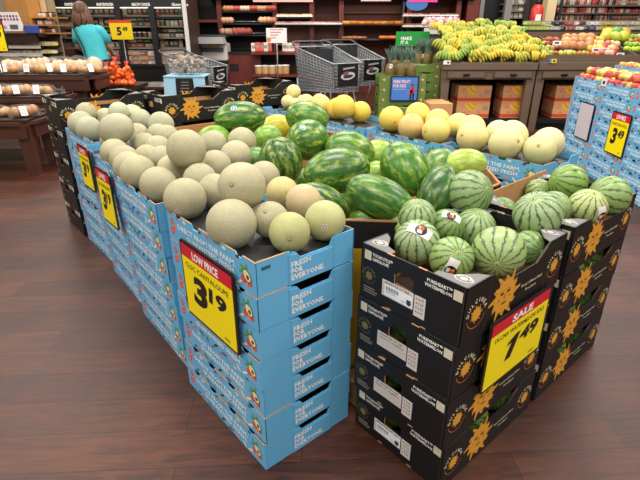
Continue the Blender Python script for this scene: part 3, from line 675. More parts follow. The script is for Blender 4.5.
# ---------------------------------------------------------------- large watermelons: u, v, z, radius px, length ratio, image angle of the long axis, depth lean, tint, label
BW = [
 (240, 118, .905, 16, 1.6, 8, .2, '326423ff', 'huge long glossy watermelon with a blue sticker, lying far back against the bin wall', 'blue'),
 (213, 139, .80, 13, 1.3, 20, .2, '6f9c34d8', 'yellow-green watermelon sliver behind the highest cantaloupe', None),
 (281, 161, .875, 21, 1.15, -70, .5, '255020ff', 'round dark green watermelon with a few broad pale stripes, beside the cantaloupes', None),
 (256, 160, .80, 13, 1.1, 0, .2, '3f7a30a0', 'green watermelon mostly hidden left of the broad-striped one', None),
 (308, 140, .93, 20, 1.1, 20, .8, '3b6b24ff', 'mottled watermelon with a blue sticker on its top left, in the middle of the heap', 'blue'),
 (307, 118, .90, 16, 1.35, -8, .3, '3f7226ff', 'long bright watermelon lying behind the stickered middle one', None),
 (268, 137, .815, 12, 1.2, 10, .3, '6c9c3cff', 'small mottled light watermelon between the two farthest dark ones', None),
 (276, 127, .80, 12, 1.3, 15, .2, 'd0bf3ca0', 'yellow-rinded watermelon peeking over the small mottled one', None),
 (337, 171, .885, 22.5, 1.5, 12, .2, '306123ff', 'big dark watermelon with green marbled bands lying crosswise in the centre', None),
 (350, 151, .89, 19, 1.35, -12, .3, '3f7029ff', 'long watermelon lying right behind the big central one', None),
 (381, 199, .845, 21, 1.75, -25, .1, '326526b0', 'long smooth green watermelon sloping down to the right at the front of the bin', None),
 (405, 169, .885, 23, 1.27, 120, .2, '3c7224ff', 'bold yellow-and-green striped watermelon tilted upright, right of centre', None),
 (438, 191, .83, 19, 1.5, 62, .2, '2e582990', 'plain dark green watermelon leaning up behind the mini watermelons', None),
 (440, 168, .81, 18, 1.1, 60, .2, '4a7633c0', 'mid green watermelon against the right bin wall', None),
 (465, 164, .84, 15, 1.5, 5, .2, '9fb84cc0', 'pale yellow-green watermelon with a scuffed patch, at the bin\'s right corner', None),
 (377, 174, .80, 13, 1.1, 0, .2, '86a84490', 'small light green watermelon end between the central and the bold striped ones', None),
 (378, 156, .80, 16, 1.1, 0, .2, '86a838c0', 'yellowish watermelon behind the bold striped one', None),
 (324, 204, .80, 18, 1.6, -30, .1, '255424ff', 'dark watermelon low in the near corner of the bin, behind the greenish cantaloupes', None),
 (404, 222, .765, 16, 1.2, 20, .2, '8fae68a0', 'light green watermelon low at the front wall of the bin', None)]
gW = 'large watermelons in the corrugated bins'
d0 = ray(320, 240).normalized(); upc = Vector((0, _s, _c))
for u, v, z, rp, ra, ang, lean, colr, lab, st in BW:
    p = atz(u, v, z); dist = (p.y*_c-(p.z-CH)*_s)*.97; r = rp*dist/FOC*1.05
    ax = (X_*math.cos(R(ang))+upc*math.sin(R(ang)))*math.cos(lean)+d0*math.sin(lean)
    q = quat_z(ax, u)
    fruit(big_me, 'watermelon', p, r, q, colr, lab, 'watermelon', gW, scar_w, (st, toward(p, -.25, .75), 1) if st else None, (1, 1, ra))

for k, (a, b) in enumerate([(.66, .22), (.9, .2), (1.14, .2), (1.36, .3), (.66, .5), (.92, .52), (1.18, .55), (1.38, .78), (.68, .85), (.95, .88), (1.2, .95), (.66, 1.32), (.9, 1.35), (1.15, 1.38), (1.36, 1.45), (.66, 1.7), (.92, 1.72), (1.18, 1.78), (1.37, 1.98), (.9, 2.02), (1.13, 2.06)]):
    fruit(big_me, 'watermelon', D(a, b, .66), .092, quat_z((math.cos(k*1.7), math.sin(k*1.7), .1), k), ('326423ff', '3c7224ff', '4a7633c0')[k % 3], 'large watermelon in the lower layer of the bins, only slivers showing between the upper ones', 'watermelon', gW, None, None, (1, 1, 1.1))
# ---------------------------------------------------------------- price signs
def price_sign(p0, ux, uy, w_, h_, head, item, big, small, label, group=None, curl=0):
    """p0 bottom left corner, ux to the right, uy up"""
    ux, uy = Vector(ux).normalized(), Vector(uy).normalized(); n = ux.cross(uy)
    t = empty('price_sign', p0); tag(t, label, 'sign', group); o = n*.006
    mb = MB(); b = .012; fr = [(-b, 0), (0, -b), (w_, -b), (w_+b, 0), (w_+b, h_), (w_, h_+b), (0, h_+b), (-b, h_)]
    mb.prism(fr, o, ux, uy, .006, M('141012', .3)); mb.build('sign_frame', t)
    mb = MB(); o2 = n*.0078
    if item is None:
        mb.prism([(0, 0), (w_, 0), (w_, h_), (0, h_)], o2, ux, uy, .001, M('c9c4cb', .35)); mb.build('blank_card', t); return t
    mb.prism([(0, 0), (w_, 0), (w_, h_*.83), (0, h_*.83)], o2, ux, uy, .001, YEL)
    mb.prism([(0, h_*.83), (w_, h_*.83), (w_, h_*.985), (w_*.985, h_), (w_*.015, h_), (0, h_*.985)], o2, ux, uy, .001, RED)
    o3 = o2+n*.0006
    text(mb, head, o3+ux*w_*.5+uy*h_*.865, ux, uy, h_*.10, WHITE, width=w_*(.52 if len(head) > 5 else .36), align='C', bold=.04)
    text(mb, item, o3+ux*w_*.5+uy*h_*.70, ux, uy, h_*.068, BLACKP, width=w_*.86, align='C', bold=.01)
    if big == '1':
        mb.poly([(w_*(.30+.12*y)+w_*x, h_*(.26+.36*y)) for x, y in ((0, 0), (.105, 0), (.105, 1), (.03, 1), (-.075, .80), (-.075, .66), (0, .72))], o3, ux, uy, BLACKP)
    else: text(mb, big, o3+ux*w_*.18+uy*h_*.26, ux, uy, h_*.36, BLACKP, width=w_*(.29 if big != '1' else .17), bold=.05, res=4, shear=.12)
    text(mb, small, o3+ux*w_*.52+uy*h_*.43, ux, uy, h_*.19, BLACKP, width=w_*.34, bold=.045, res=3, shear=.12)
    mb.poly([(w_*.78, h_*.075), (w_*.88, h_*.075), (w_*.88, h_*.085), (w_*.78, h_*.085)], o3, ux, uy, BLACKP)
    mb.poly([(w_*.78, h_*.055), (w_*.88, h_*.055), (w_*.88, h_*.065), (w_*.78, h_*.065)], o3, ux, uy, BLACKP)
    mb.build('price_card', t); return t
def sign_px(tl, tr, bl, p, n, *a, **k):
    """a flat sign lying in the plane (p, n), corners read off the photograph"""
    TL, TR, BL = onpl(*tl, p, n), onpl(*tr, p, n), onpl(*bl, p, n); ux = TR-TL; uy = TL-BL
    print('sign', k.get('label', a[-1])[:30], round(ux.length, 3), round(uy.length, 3), [round(c, 2) for c in ux.normalized()])
    uy = Vector(uy); w_ = ux.length; h_ = uy.length
    return price_sign(BL, ux, uy, w_, h_, *a, **k)
def face_sign(pc, ux, w_, h_, *a): return price_sign(pc, ux, Z, w_, h_, *a)
def nearest_face(bl, tr, plane_p, n, ux):
    P1, P2 = onpl(*bl, plane_p, n), onpl(*tr, plane_p, n); d = P2-P1; return P1, abs(d.dot(ux)), d.z
fl = (D(-.010, 0), -A, -B)
P1, w1, h1 = nearest_face((191, 309), (233, 276.5), *fl); print('s1', w1, h1)
price_sign(P1, -B, Z, w1, h1, 'LOW PRICE', 'CLSC CANTALOUPE', '3', '19', 'large yellow LOW PRICE 3.19 sign on the front cantaloupe stack')
fl2 = (D(-.025, 0), -A, -B)
P1, w1, h1 = D(.0, 1.405, .545), .19, .262
price_sign(P1, -B, Z, w1, h1, 'LOW PRICE', 'CLSC CANTALOUPE', '3', '19', 'small-looking yellow 3.19 sign between the second and third cantaloupe stacks', 'yellow signs on the left side of the display')
P1, w1, h1 = D(.045, 1.845, .612), .18, .225
price_sign(P1, -B, Z, w1, h1, 'LOW PRICE', 'CLSC CANTALOUPE', '3', '19', 'farthest yellow 3.19 sign, on the rear cantaloupe stack beside the black cartons', 'yellow signs on the left side of the display')
fb = (D(0, -.462), -B, A)
P1, w1, h1 = nearest_face((480, 391), (549, 287), *fb); print('s4', w1, h1)
price_sign(P1, A, Z, w1, h1, 'SALE', 'DLCNA WATERMELON SDLS', '1', '49', 'large yellow SALE 1.49 sign on the black watermelon cartons')

# ================================================================ the store behind the display
BRN = M('4a2a1e', .4, noise=.15, scale=9); DBRN = M('2c1812', .45, noise=.1, scale=9); REDW = M('6a2a20', .45, noise=.15, scale=7); BLKM = M('100f10', .5)
TAUPE = M('6b5747', .55, noise=.06, scale=6); TAUPED = M('57463a', .55); STEEL = M('8c9094', .35, metal=.6); STEELD = M('55585c', .4, metal=.4)
FILM = M('ffffff', .2, alpha=.06, spec=.5); TINT = M('ffffff', .5, tint=True); TINTG = M('ffffff', .25, tint=True, coat=.4)
def scat(seed): return random.Random(seed)
def setc(o, h): o.color = (*lin(h), 1); return o

# ---------------------------------------------------------------- bread tables, left
def bread_table(x0, x1, y0, y1, z, legs, label):
    t = empty('display_table', ((x0+x1)/2, (y0+y1)/2, 0)); tag(t, label, 'table', 'dark wooden bread tables')
    cx, cy = (x0+x1)/2, (y0+y1)/2
    mb = MB(); pl = [(x0-cx, y0-cy), (x1-cx-.12, y0-cy), (x1-cx, y0-cy+.14), (x1-cx, y1-cy), (x0-cx, y1-cy)]
    mb.prism(pl, (0, 0, z), X_, Y_, .035, BRN); mb.build('tabletop', t)
    mb = MB(); mb.box((0, y0-cy+.04, z-.10), (x1-x0-.14, .025, .13), BRN); mb.box((x1-cx-.04, .04, z-.10), (.025, y1-y0-.2, .13), BRN); mb.build('apron', t)
    mb = MB(); mb.box((0, 0, z+.012), (x1-x0-.1, y1-y0-.08, .02), DBRN); mb.build('tray', t)
    for x, y in legs:
        mb = MB(); mb.prism([(-.05, 0), (.05, 0), (.065, z-.035), (-.065, z-.035)], (x-cx, y-cy-.04, 0), X_, Z, .09, BRN, n=Vector((0, -1, 0))); mb.build('leg', t)
bread_table(-4.6, -2.90, 4.80, 5.40, .56, [(-3.02, 4.90), (-4.3, 4.90), (-3.02, 5.3), (-4.3, 5.3)], 'low dark wooden table at the left, nearest tier of the bread display')
bread_table(-5.0, -2.95, 5.44, 6.02, .70, [(-3.35, 5.55), (-4.6, 5.55), (-3.1, 5.95)], 'middle tier dark wooden bread table, behind the low one')
bread_table(-5.4, -2.76, 6.06, 6.70, .88, [(-3.0, 6.2), (-4.9, 6.2), (-3.0, 6.6)], 'tallest dark wooden bread table, at the back with a rounded end')
BUN = M('ffffff', .5, tint=True, noise=.32, scale=20)
def bread_meshes(seed, style):
    rnd = scat(seed); mb = MB()
    if style == 'buns':
        for k in range(6): mb.ell((-.085+.085*(k % 3)+rnd.uniform(-.01, .01), -.04+.08*(k//3), .045+rnd.uniform(0, .015)), (.052, .048, .042), BUN, 12, 8)
    elif style == 'loaf':
        for k in range(4): mb.ell((-.09+.06*k, rnd.uniform(-.01, .01), .058+rnd.uniform(-.004, .006)), (.05, .075, .055), BUN, 12, 8)
    else:
        for k in range(3): mb.ell((-.07+.07*k, .02*math.sin(k*2), .05), (.06, .05, .045), BUN, 12, 8, Quaternion((0, 1, 0), .4*k))
    br = mb.mesh('bread'); f = MB(); n = 14
    prof = [(.15, .3), (.19, .7), (.19, 1), (.15, 1.25), (.07, 1.35), (.018, 1.38)]
    vs = []; fs = []
    L_ = [(-.16, .03), (-.145, .085), (-.09, .10), (0, .105), (.08, .095), (.13, .07), (.155, .02), (.19, .012), (.215, .045), (.235, .06)]
    for x, r in L_:
        for k in range(n):
            a = 2*PI*k/n; rr = r*(1+rnd.uniform(-.09, .09)); vs.append((x, rr*math.cos(a)*1.05, max(.003, .055+rr*math.sin(a)*.72)))
    for i in range(len(L_)-1):
        for k in range(n): fs.append((i*n+k, i*n+(k+1) % n, (i+1)*n+(k+1) % n, (i+1)*n+k))
    f.add(vs, fs, FILM, True); film = f.mesh('plastic_bag')
    l = MB(); l.prism([(-.035, -.05), (.03, -.05), (.03, .05), (-.035, .05)], (-.03, -.098, .075), X_, Vector((0, .35, .94)), .001, M('f1efec', .4), n=Vector((0, -.94, .35)))
    for k in range(4): l.prism([(-.026, -.03+.014*k), (.02, -.03+.014*k), (.02, -.026+.014*k), (-.026, -.026+.014*k)], (-.03, -.0985, .075), X_, Vector((0, .35, .94)), .0006, GREY, n=Vector((0, -.94, .35)))
    return br, film, l.mesh('paper_label')
BR = {k: bread_meshes(i+3, k) for i, k in enumerate(('buns', 'loaf', 'twist'))}
def bread(u, v, y, z, style, colr, label, rz=0, sc_=1, lab=True):
    p = at(u, v, y); p.z = z; t = empty('bagged_bread', p, rz); t.scale = (sc_,)*3; tag(t, label, 'bread', 'bags of bread on the left tables')
    br, fi, la = BR[style]; setc(inst(br, 'bread', t), colr); inst(fi, 'plastic_bag', t)
    if lab: inst(la, 'paper_label', t)
for i, a in enumerate([(6, 70, 6.3, .902, 'buns', 'bc8440', 'bag of golden rolls at the far left of the top bread table', .1), (32, 70, 6.3, .902, 'twist', 'b67c38', 'bag of twisted rolls with a white label, second from the left on the top table', -.1),
        (50, 70, 6.32, .902, 'loaf', 'c29450', 'bag of loaves in the middle of the top bread table', .2), (67, 70, 6.3, .902, 'buns', 'aa7232', 'bag of browned rolls with a white label, right of the middle on the top table', 0),
        (90, 70, 6.3, .902, 'buns', 'b98242', 'bag of rolls at the right end of the top bread table, beside the shopper', .3),
        (4, 95, 5.65, .722, 'buns', 'b27c44', 'bag of pale brown rolls at the far left of the middle table', .1), (20, 95, 5.66, .722, 'loaf', 'b88448', 'bag of plump rolls second on the middle table', 0),
        (43, 95, 5.66, .722, 'twist', 'bb884c', 'bag of knotted rolls at the right end of the middle table', -.15), (26, 118, 5.05, .582, 'loaf', 'a66c34', 'single tied bag of brown bread on the low table', .25),
        (-3, 120, 5.05, .582, 'buns', 'b08850', 'bag of pale rolls cut off by the left edge on the low table', 0)]):
    bread(*a[:7], rz=a[7]+(.55, .35, .6, .4)[i % 4], sc_=.98)
for k, (u, v) in enumerate([(14, 60), (36, 57), (60, 55), (78, 58), (95, 64)]):
    p = at(u, v, 6.58); p.z = .902; t = empty('bagged_bread', p, .5*k); t.scale = (1.1, 1.1, 1.5); br, fi, la = BR[('buns', 'loaf', 'twist')[k % 3]]
    tag(t, 'crumpled clear bag of bread in the back row of the top table', 'bread', 'bags in the back row of the top bread table'); setc(inst(br, 'bread', t), 'd4b48c'); inst(fi, 'plastic_bag', t)

# yellow sign cut by the left frame edge
p = at(-12, 51, 5.9); price_sign(p, X_, Z, .235, .33, 'SALE', 'BREAD', '3', '99', 'yellow price sign cut off by the left edge, above the bread')
mb = MB(); mb.tube([(p.x+.1, p.y+.02, .90), (p.x+.1, p.y+.02, p.z+.1)], .006, STEEL); mb.build('sign_post', bpy.data.objects[[o.name for o in col.objects if o.name.startswith('price_sign')][-1]])
bpy.data.objects[[o.name for o in col.objects if o.name.startswith('sign_post')][-1]].matrix_parent_inverse = Matrix.Translation(-p)

# ---------------------------------------------------------------- shopper
def person():
    pp = at(101, 100, 7.55); t = empty('person', (pp.x, 7.55, 0), 0); tag(t, 'person with brown hair in a teal t-shirt and jeans, seen from behind, shopping', 'person')
    def skin(name, pts, edges, rad, mat, sub=2, parent=t, root=0):
        me = bpy.data.meshes.new(name); me.from_pydata([Vector(q) for q in pts], edges, []); o = inst(me, name, parent)
        md = o.modifiers.new('s', 'SKIN'); md.use_smooth_shade = True
        for v, r in zip(me.skin_vertices[0].data, rad): v.radius = r if isinstance(r, tuple) else (r, r)
        me.skin_vertices[0].data[root].use_root = True
        s = o.modifiers.new('ss', 'SUBSURF'); s.levels = sub; s.render_levels = sub
        me.materials.append(mat); return o
    SK = M('c98f78', .5); TEAL = M('3fb3bd', .8, noise=.08, scale=10); JEAN = M('232c44', .8, noise=.1, scale=60)
    # body: pelvis, chest, neck, head, legs, arms (facing away and to the left, leaning forward)
    P = [(.05, 0, .96), (.02, .03, 1.14), (-.02, .05, 1.33), (-.05, .06, 1.44), (-.08, .08, 1.54), (-.09, .10, 1.60), (-.09, .10, 1.67),
         (.16, .0, .92), (.17, .02, .50), (.17, -.03, .10), (.17, .10, .04), (-.05, .02, .92), (-.06, .05, .50), (-.06, .0, .10), (-.06, .14, .04),
         (.13, .05, 1.40), (.20, .13, 1.17), (.15, .34, 1.06), (.12, .42, 1.04), (-.21, .06, 1.38), (-.24, .10, 1.16), (-.26, .30, 1.10), (-.27, .38, 1.10)]
    E_ = [(0, 1), (1, 2), (2, 3), (3, 4), (4, 5), (5, 6), (0, 7), (7, 8), (8, 9), (9, 10), (0, 11), (11, 12), (12, 13), (13, 14), (3, 15), (15, 16), (16, 17), (17, 18), (3, 19), (19, 20), (20, 21), (21, 22)]
    Rd = [(.15, .11), (.12, .09), (.12, .08), (.07, .06), .052, .085, .07, .095, .062, .045, .04, .095, .062, .045, .04, .045, .042, .032, .03, .045, .042, .032, .03]
    body = skin('body', P, E_, Rd, SK)
    def hand(px, d, parent):
        for k in range(5):
            b_ = Vector(px)+Vector((-.03+.014*k, .01, 0)); L_ = (.045, .07, .08, .075, .06)[k]; s_ = Vector((-.03 if k == 0 else 0, 1, -.25 if k else -.1)).normalized()
            skin('finger', [b_, b_+s_*L_*.5, b_+s_*L_*.8+Vector((0, 0, -.02))], [(0, 1), (1, 2)], [.009, .0085, .007], SK, 1, parent)
    hand(P[18], 1, t); hand(P[22], 1, t)
    mb = MB(); secs = [(.05, -.005, .90, .178, .135), (.05, 0, .97, .178, .135), (.035, .015, 1.07, .168, .128), (.015, .03, 1.17, .172, .13), (-.005, .042, 1.27, .188, .135), (-.02, .05, 1.35, .196, .13), (-.03, .052, 1.41, .185, .115), (-.038, .055, 1.45, .135, .09), (-.045, .058, 1.475, .075, .066)]
    n_ = 24; vs = []; fs = []
    for (x, y, z, rx, ry) in secs:
        for k in range(n_):
            a = 2*PI*k/n_; w_ = 1+.015*math.sin(3*a+z*18); vs.append((x+rx*w_*math.copysign(abs(math.cos(a))**.85, math.cos(a)), y+ry*w_*math.sin(a), z))
    for i in range(len(secs)-1):
        for k in range(n_): fs.append((i*n_+k, i*n_+(k+1) % n_, (i+1)*n_+(k+1) % n_, (i+1)*n_+k))
    mb.add(vs, fs, TEAL, True)
    mb.tube([(.09, .05, 1.395), (.14, .06, 1.375), (.175, .085, 1.31), (.20, .115, 1.22)], [.075, .080, .070, .066], TEAL, 14)
    mb.tube([(-.14, .055, 1.39), (-.19, .065, 1.365), (-.215, .08, 1.30), (-.235, .095, 1.22)], [.075, .080, .070, .066], TEAL, 14)
    mb.build('t_shirt', t)
    Js = [(.05, 0, .97), (.16, .0, .90), (.17, .02, .50), (.17, -.03, .12), (-.05, .02, .90), (-.06, .05, .50), (-.06, .0, .12)]
    skin('jeans', Js, [(0, 1), (1, 2), (2, 3), (0, 4), (4, 5), (5, 6)], [(.155, .12), .105, .078, .06, .105, .078, .06], JEAN)
    for x, y in ((.17, .03), (-.06, .06)):
        mb = MB(); mb.ell((x, y, .04), (.05, .14, .045), M('2b2b2e', .6), 12, 8); mb.build('shoe', t)
    HAIR = M('5b3a28', .55, noise=.35, scale=40); mb = MB(); c = Vector((-.09, .10, 1.64)); rnd = scat(4)
    mb.ell(c+Vector((0, -.02, .01)), (.105, .115, .125), HAIR, 20, 14)
    for k in range(46):
        a = PI*1.5+rnd.uniform(-1.5, 1.5); b_ = c+Vector((.09*math.cos(a), .09*math.sin(a), rnd.uniform(-.02, .06)))
        ex = Vector((.12*math.cos(a)+rnd.uniform(-.03, .03), .11*math.sin(a)-.01, -.20-rnd.uniform(0, .09)))
        mb.tube([b_, c+ex*.5+Vector((.07*math.cos(a), .07*math.sin(a), 0)), c+ex], [.026, .024, .007], HAIR, 6)
    mb.build('hair', t)
    mb = MB(); mb.ell(c+Vector((-.02, .115, -.03)), (.015, .02, .018), SK, 8, 6); mb.build('nose', t)
    for sx in (-1, 1):
        mb = MB(); mb.ell(c+Vector((.035*sx, .098, .005)), (.014, .008, .008), WHITE, 8, 6); mb.ell(c+Vector((.035*sx, .104, .005)), (.006, .005, .006), BLACKP, 6, 5); mb.build('eye', t)
    mb = MB(); mb.ell(c+Vector((0, .1, -.065)), (.024, .01, .007), M('a8584e', .5), 8, 6); mb.build('mouth', t)
    mb = MB(); mb.tube([(-.19, -.03, 1.49), (-.16, -.105, 1.40), (-.10, -.125, 1.28), (-.06, -.13, 1.15), (-.04, -.15, 1.0), (-.03, -.17, .93)], .011, M('15161a', .6), 6); mb.build('bag_strap', t)
    mb = MB(); mb.box((-.10, -.17, .86), (.24, .09, .18), M('191a1e', .5), bev=.02); mb.build('shoulder_bag', t)
person()

# ---------------------------------------------------------------- goods used again and again: simple packs
def pack_meshes():
    out = {}
    mb = MB(); mb.box((0, 0, .03), (.15, .11, .055), TINT, bev=.008); mb.box((0, 0, .065), (.156, .116, .016), M('9aa0a2', .15, alpha=.35), bev=.006); mb.poly([(-.03, -.01), (.02, -.01), (.02, .012), (-.03, .012)], (0, -.056, .032), X_, Z, M('a39c90', .4)); out['clamshell'] = mb.mesh('clamshell')
    mb = MB(); mb.lathe([(.036, 0), (.04, .01), (.044, .08), (.044, .085)], TINT, 14); mb.lathe([(.047, .083), (.047, .095), (.03, .099)], WHITE, 14); out['tub'] = mb.mesh('tub')
    mb = MB(); mb.box((0, 0, .085), (.10, .05, .17), TINT, bev=.008); mb.poly([(-.035, -.03), (.035, -.03), (.035, .03), (-.035, .03)], (0, -.0258, .09), X_, Z, M('a89e8c', .4)); out['carton'] = mb.mesh('carton')
    mb = MB(); mb.lathe([(.03, 0), (.034, .006), (.034, .085), (.026, .105), (.022, .11)], TINTG, 12); mb.lathe([(.024, .108), (.025, .128), (.01, .13)], M('b03228', .4), 12); out['bottle'] = mb.mesh('bottle')
    mb = MB(); mb.lathe([(.03, 0), (.034, .004), (.034, .06), (.028, .07)], TINTG, 12); mb.lathe([(.031, .07), (.031, .085), (.012, .087)], M('3a2a20', .4), 12); out['jar'] = mb.mesh('jar')
    mb = MB()
    for k in range(14):
        a0 = 2*PI*k/14
        mb.ell((.035*math.cos(a0), .035*math.sin(a0), .022), (.02, .02, .021), TINT, 8, 6)
    out['doughnut'] = mb.mesh('doughnut')
    mb = MB(); 
    for k in range(3): mb.ell((-.05+.05*k, 0, .042), (.045, .05, .04), TINT, 10, 7)
    out['loaf'] = mb.mesh('loaf')
    mb = MB(); mb.box((0, 0, .02), (.22, .15, .03), WHITE, bev=.006)
    for k in range(4): mb.ell((-.075+.05*k, 0, .045), (.03, .055, .02), TINT, 8, 6)
    out['meat_tray'] = mb.mesh('meat_tray')
    return out
PK = pack_meshes()
def row(kind, name, u0, u1, v, y, z, n, cols, label, cat, group, seed=0, jit=.01, sc_=1, dz=0, stack=1):
    """a row of n packs between two picture columns, standing at height z on the shelf at depth y"""
    rnd = scat(seed+int(u0*7+v)); xa, xb = at(u0, v, y).x, at(u1, v, y).x
    for i in range(n):
        for j in range(stack):
            o = inst(PK[kind], name); o.location = (xa+(xb-xa)*(i+.5)/n+rnd.uniform(-jit, jit), y+rnd.uniform(-jit, jit), z+j*dz+.001); o.rotation_euler.z = rnd.uniform(-.08, .08)
            s_ = sc_*rnd.uniform(.95, 1.06); o.scale = (s_, s_, s_); setc(o, rnd.choice(cols)); tag(o, label, cat, group)
def zat(v, y): return at(320, v, y).z

# ---------------------------------------------------------------- refrigerated wall case, left of centre
FY = 9.6
def fridge():
    xl, xr = at(52, 40, FY).x, at(187, 40, FY).x; t = empty('refrigerated_case', ((xl+xr)/2, FY+.4, 0)); cx = (xl+xr)/2; W_ = xr-xl
    tag(t, 'black refrigerated wall case with lit shelves of packaged meals behind the shopper', 'refrigerator')
    DK = M('0d0e0f', .5)
    mb = MB(); mb.box((0, .42, 1.15), (W_, .06, 2.3), M('3a3c40', .5)); mb.build('back_panel', t)
    mb = MB(); mb.box((0, -.02, .38), (W_, .9, .76), M('1a1210', .45)); mb.box((0, -.5, .77), (W_, .04, .05), DK); mb.build('base_deck', t)
    zt = zat(7, FY)
    mb = MB(); mb.box((0, -.35, zt+.16), (W_, .12, .32), DK)
    for (u, tx, wd) in ((73, 'SMARTER FROZEN', .30), (105, 'SMARTER FROZEN', .30), (141, 'HEALTHY CHOICES', .33), (180, 'Gluten Free', .30)):
        text(mb, tx, (at(u, 4, FY).x-cx, -.412, zt+.02), X_, Z, .045, WHITE, width=wd, align='C', bold=.03)
    mb.build('header', t)
    mb = MB(); mb.box((0, -.40, zt-.012), (W_-.1, .03, .02), M('fff6e6', .4, emit=.4)); mb.build('light_strip', t)
    for u in (56, 88.5, 121, 154.5):
        mb = MB(); x = at(u, 30, FY).x-cx; mb.box((x, -.40, (zt+.76)/2), (.10, .10, zt-.76), DK); mb.build('door_mullion', t)
    mb = MB(); mb.box((W_/2+.02, .03, 1.15), (.06, .90, 2.3), M('3a2620', .5)); mb.build('end_panel', t); mb = MB(); mb.box((W_/2+.02, -.44, 1.15), (.07, .03, 2.3), M('d8d6d2', .4)); mb.build('edge_trim', t)
    for v in (15.5, 26, 37, 47):
        z = zat(v, FY+.4); mb = MB(); mb.box((0, .05, z-.012), (W_-.1, .62, .02), DK); mb.box((0, -.27, z-.01), (W_-.1, .012, .03), M('77736c', .5)); mb.build('shelf', t)
    pal = ['b08a64', 'b8a890', '9a4432', '6f8040', 'cabfa8', '80583a', 'b89a72', '4a3226', '5c4a3c', '3f2c22']
    SHN = ['top', 'upper middle', 'lower middle', 'lowest']; BAYN = ['leftmost', 'second', 'third', 'rightmost']
    bays = ((58, 87), (90, 120), (123, 153), (156, 184))
    for bi, (a_, b_) in enumerate(bays):
        for vi, v in enumerate((15.5, 26, 37, 47)):
            z = zat(v, FY+.4)
            kind = ('tub', 'clamshell', 'carton', 'clamshell')[(bi+vi) % 4] if vi else 'carton'
            nm = {'tub': 'salad_tub', 'clamshell': 'meal_box', 'carton': 'food_carton'}[kind]
            row(kind, nm, a_, b_, v, FY+.28, z, 6 if kind != 'clamshell' else 4, pal, 'small packaged food on the %s shelf, %s bay of the refrigerated case' % (SHN[vi], BAYN[bi]), 'food package', 'packages on the %s shelf, %s bay of the refrigerated case' % (SHN[vi], BAYN[bi]), vi, stack=2 if kind == 'clamshell' else 1, dz=.085, sc_=.95 if kind != 'carton' else .8)
    for bi, (a_, b_) in enumerate(((95, 120), (126, 148), (150, 184))):
        row('clamshell', 'bakery_box', a_, b_, 55, FY+.12, .762, (3, 3, 5)[bi], ['b98a58', 'c9a070', '8a4a3a', 'a86a50', 'd8c8b8'], 'clear bakery clamshell on the front deck below the %s bay of the refrigerated case' % BAYN[bi+1], 'food package', 'clamshells below the %s bay' % BAYN[bi+1], 9, stack=3, dz=.085, sc_=1.25)
    # lower black ledge with white-lidded trays in front
    t2 = empty('display_ledge', (at(150, 70, 8.6).x, 8.6, 0)); tag(t2, 'long low black display ledge with white-lidded trays before the refrigerated case', 'shelf')
    mb = MB(); mb.box((0, 0, .47), (2.6, .5, .04), DBRN); mb.build('shelf', t2); mb = MB(); mb.box((0, .1, .22), (2.5, .3, .44), BLKM); mb.build('base', t2)
    row('clamshell', 'deli_tray', 118, 176, 66, 8.5, .492, 12, ['cfc6bd', 'b7a79c', 'e0dbd4'], 'white-lidded deli tray on the low black ledge before the refrigerated case', 'food package', 'deli trays on the low ledge', 2, sc_=1.1)
fridge()
p = at(112.5, 39, 8.9); price_sign(p, X_, Z, at(130, 39, 8.9).x-p.x, (at(112, 22.5, 8.9)-p).z, 'SALE', '', '5', '49', 'yellow 5.49 sign with a red header, standing in front of the refrigerated case') if False else None

# ---------------------------------------------------------------- open shelving with the wooden end, far left
def spice_case():
    y = 8.95; xl, xr = -8.2, at(50, 40, y).x; t = empty('grocery_case', ((xl+xr)/2, y, 0)); cx = (xl+xr)/2; W_ = xr-xl
    tag(t, 'dark open cooler with cheeses under orange wood shelving at the far left', 'shelf'); OW = M('b98244', .5, noise=.1, scale=6)
    mb = MB(); mb.box((0, .4, 1.1), (W_, .05, 2.2), M('9c8a6c', .6)); mb.build('back_panel', t)
    z1 = zat(35, y); mb = MB(); mb.box((0, .0, z1), (W_, .8, .06), DBRN); mb.box((0, -.38, z1-.05), (W_, .05, .14), DBRN); mb.build('canopy', t)
    mb = MB(); mb.box((0, 0, .28), (W_, .8, .56), DBRN); mb.build('base', t)
    mb = MB(); x = at(25, 20, y).x-cx; mb.box((x, .1, z1+.45), (.34, .5, .84), OW); mb.build('wooden_pillar', t)
    mb = MB(); mb.box((at(37, 20, y).x-cx, .3, z1+.4), (.05, .1, .84), M('c9b48c', .5)); mb.build('upright', t)
    for v in (42.5, 50, 57.5):
        z = zat(v+3, y); mb = MB(); mb.box((0, .0, z-.01), (W_, .7, .02), BLKM); mb.box((0, -.35, z-.01), (W_, .012, .05), M('bdb7ac', .5)); mb.build('shelf', t)
        row('clamshell', 'cheese_pack', 6, 54, v, y-.2, z, 13, ['e6c560', 'e8d9a8', 'd8a8a0', 'efe5c8', 'c9b070', 'd8c0b0'], 'small cheese or deli pack on the %s shelf of the far left cooler' % {42.5: 'upper', 50: 'middle', 57.5: 'lower'}[v], 'food package', 'packs on the %s shelf, far left cooler' % {42.5: 'upper', 50: 'middle', 57.5: 'lower'}[v], 5, sc_=.9)
    for v in (16.5, 24, 32):
        z = zat(v+.6, y); mb = MB(); mb.box((at(47, 20, y).x-cx-.02, .1, z-.01), (.50, .4, .018), OW); mb.build('upper_shelf', t)
        row('jar', 'spice_jar', 38.5, 55, v, y, z, 7, ['7c2f24', 'c9c2b4', '4c3a2c', 'a8602c', 'd8d0c8'], 'little jar with a dark lid on the wooden shelving at the far left, row at picture height %d' % v if False else 'little dark-lidded jar on the %s wooden shelf at the far left' % {16.5: 'upper', 24: 'middle', 32: 'lower'}[v], 'jar', 'jars on the %s wooden shelf' % {16.5: 'upper', 24: 'middle', 32: 'lower'}[v], 6, sc_=.9)
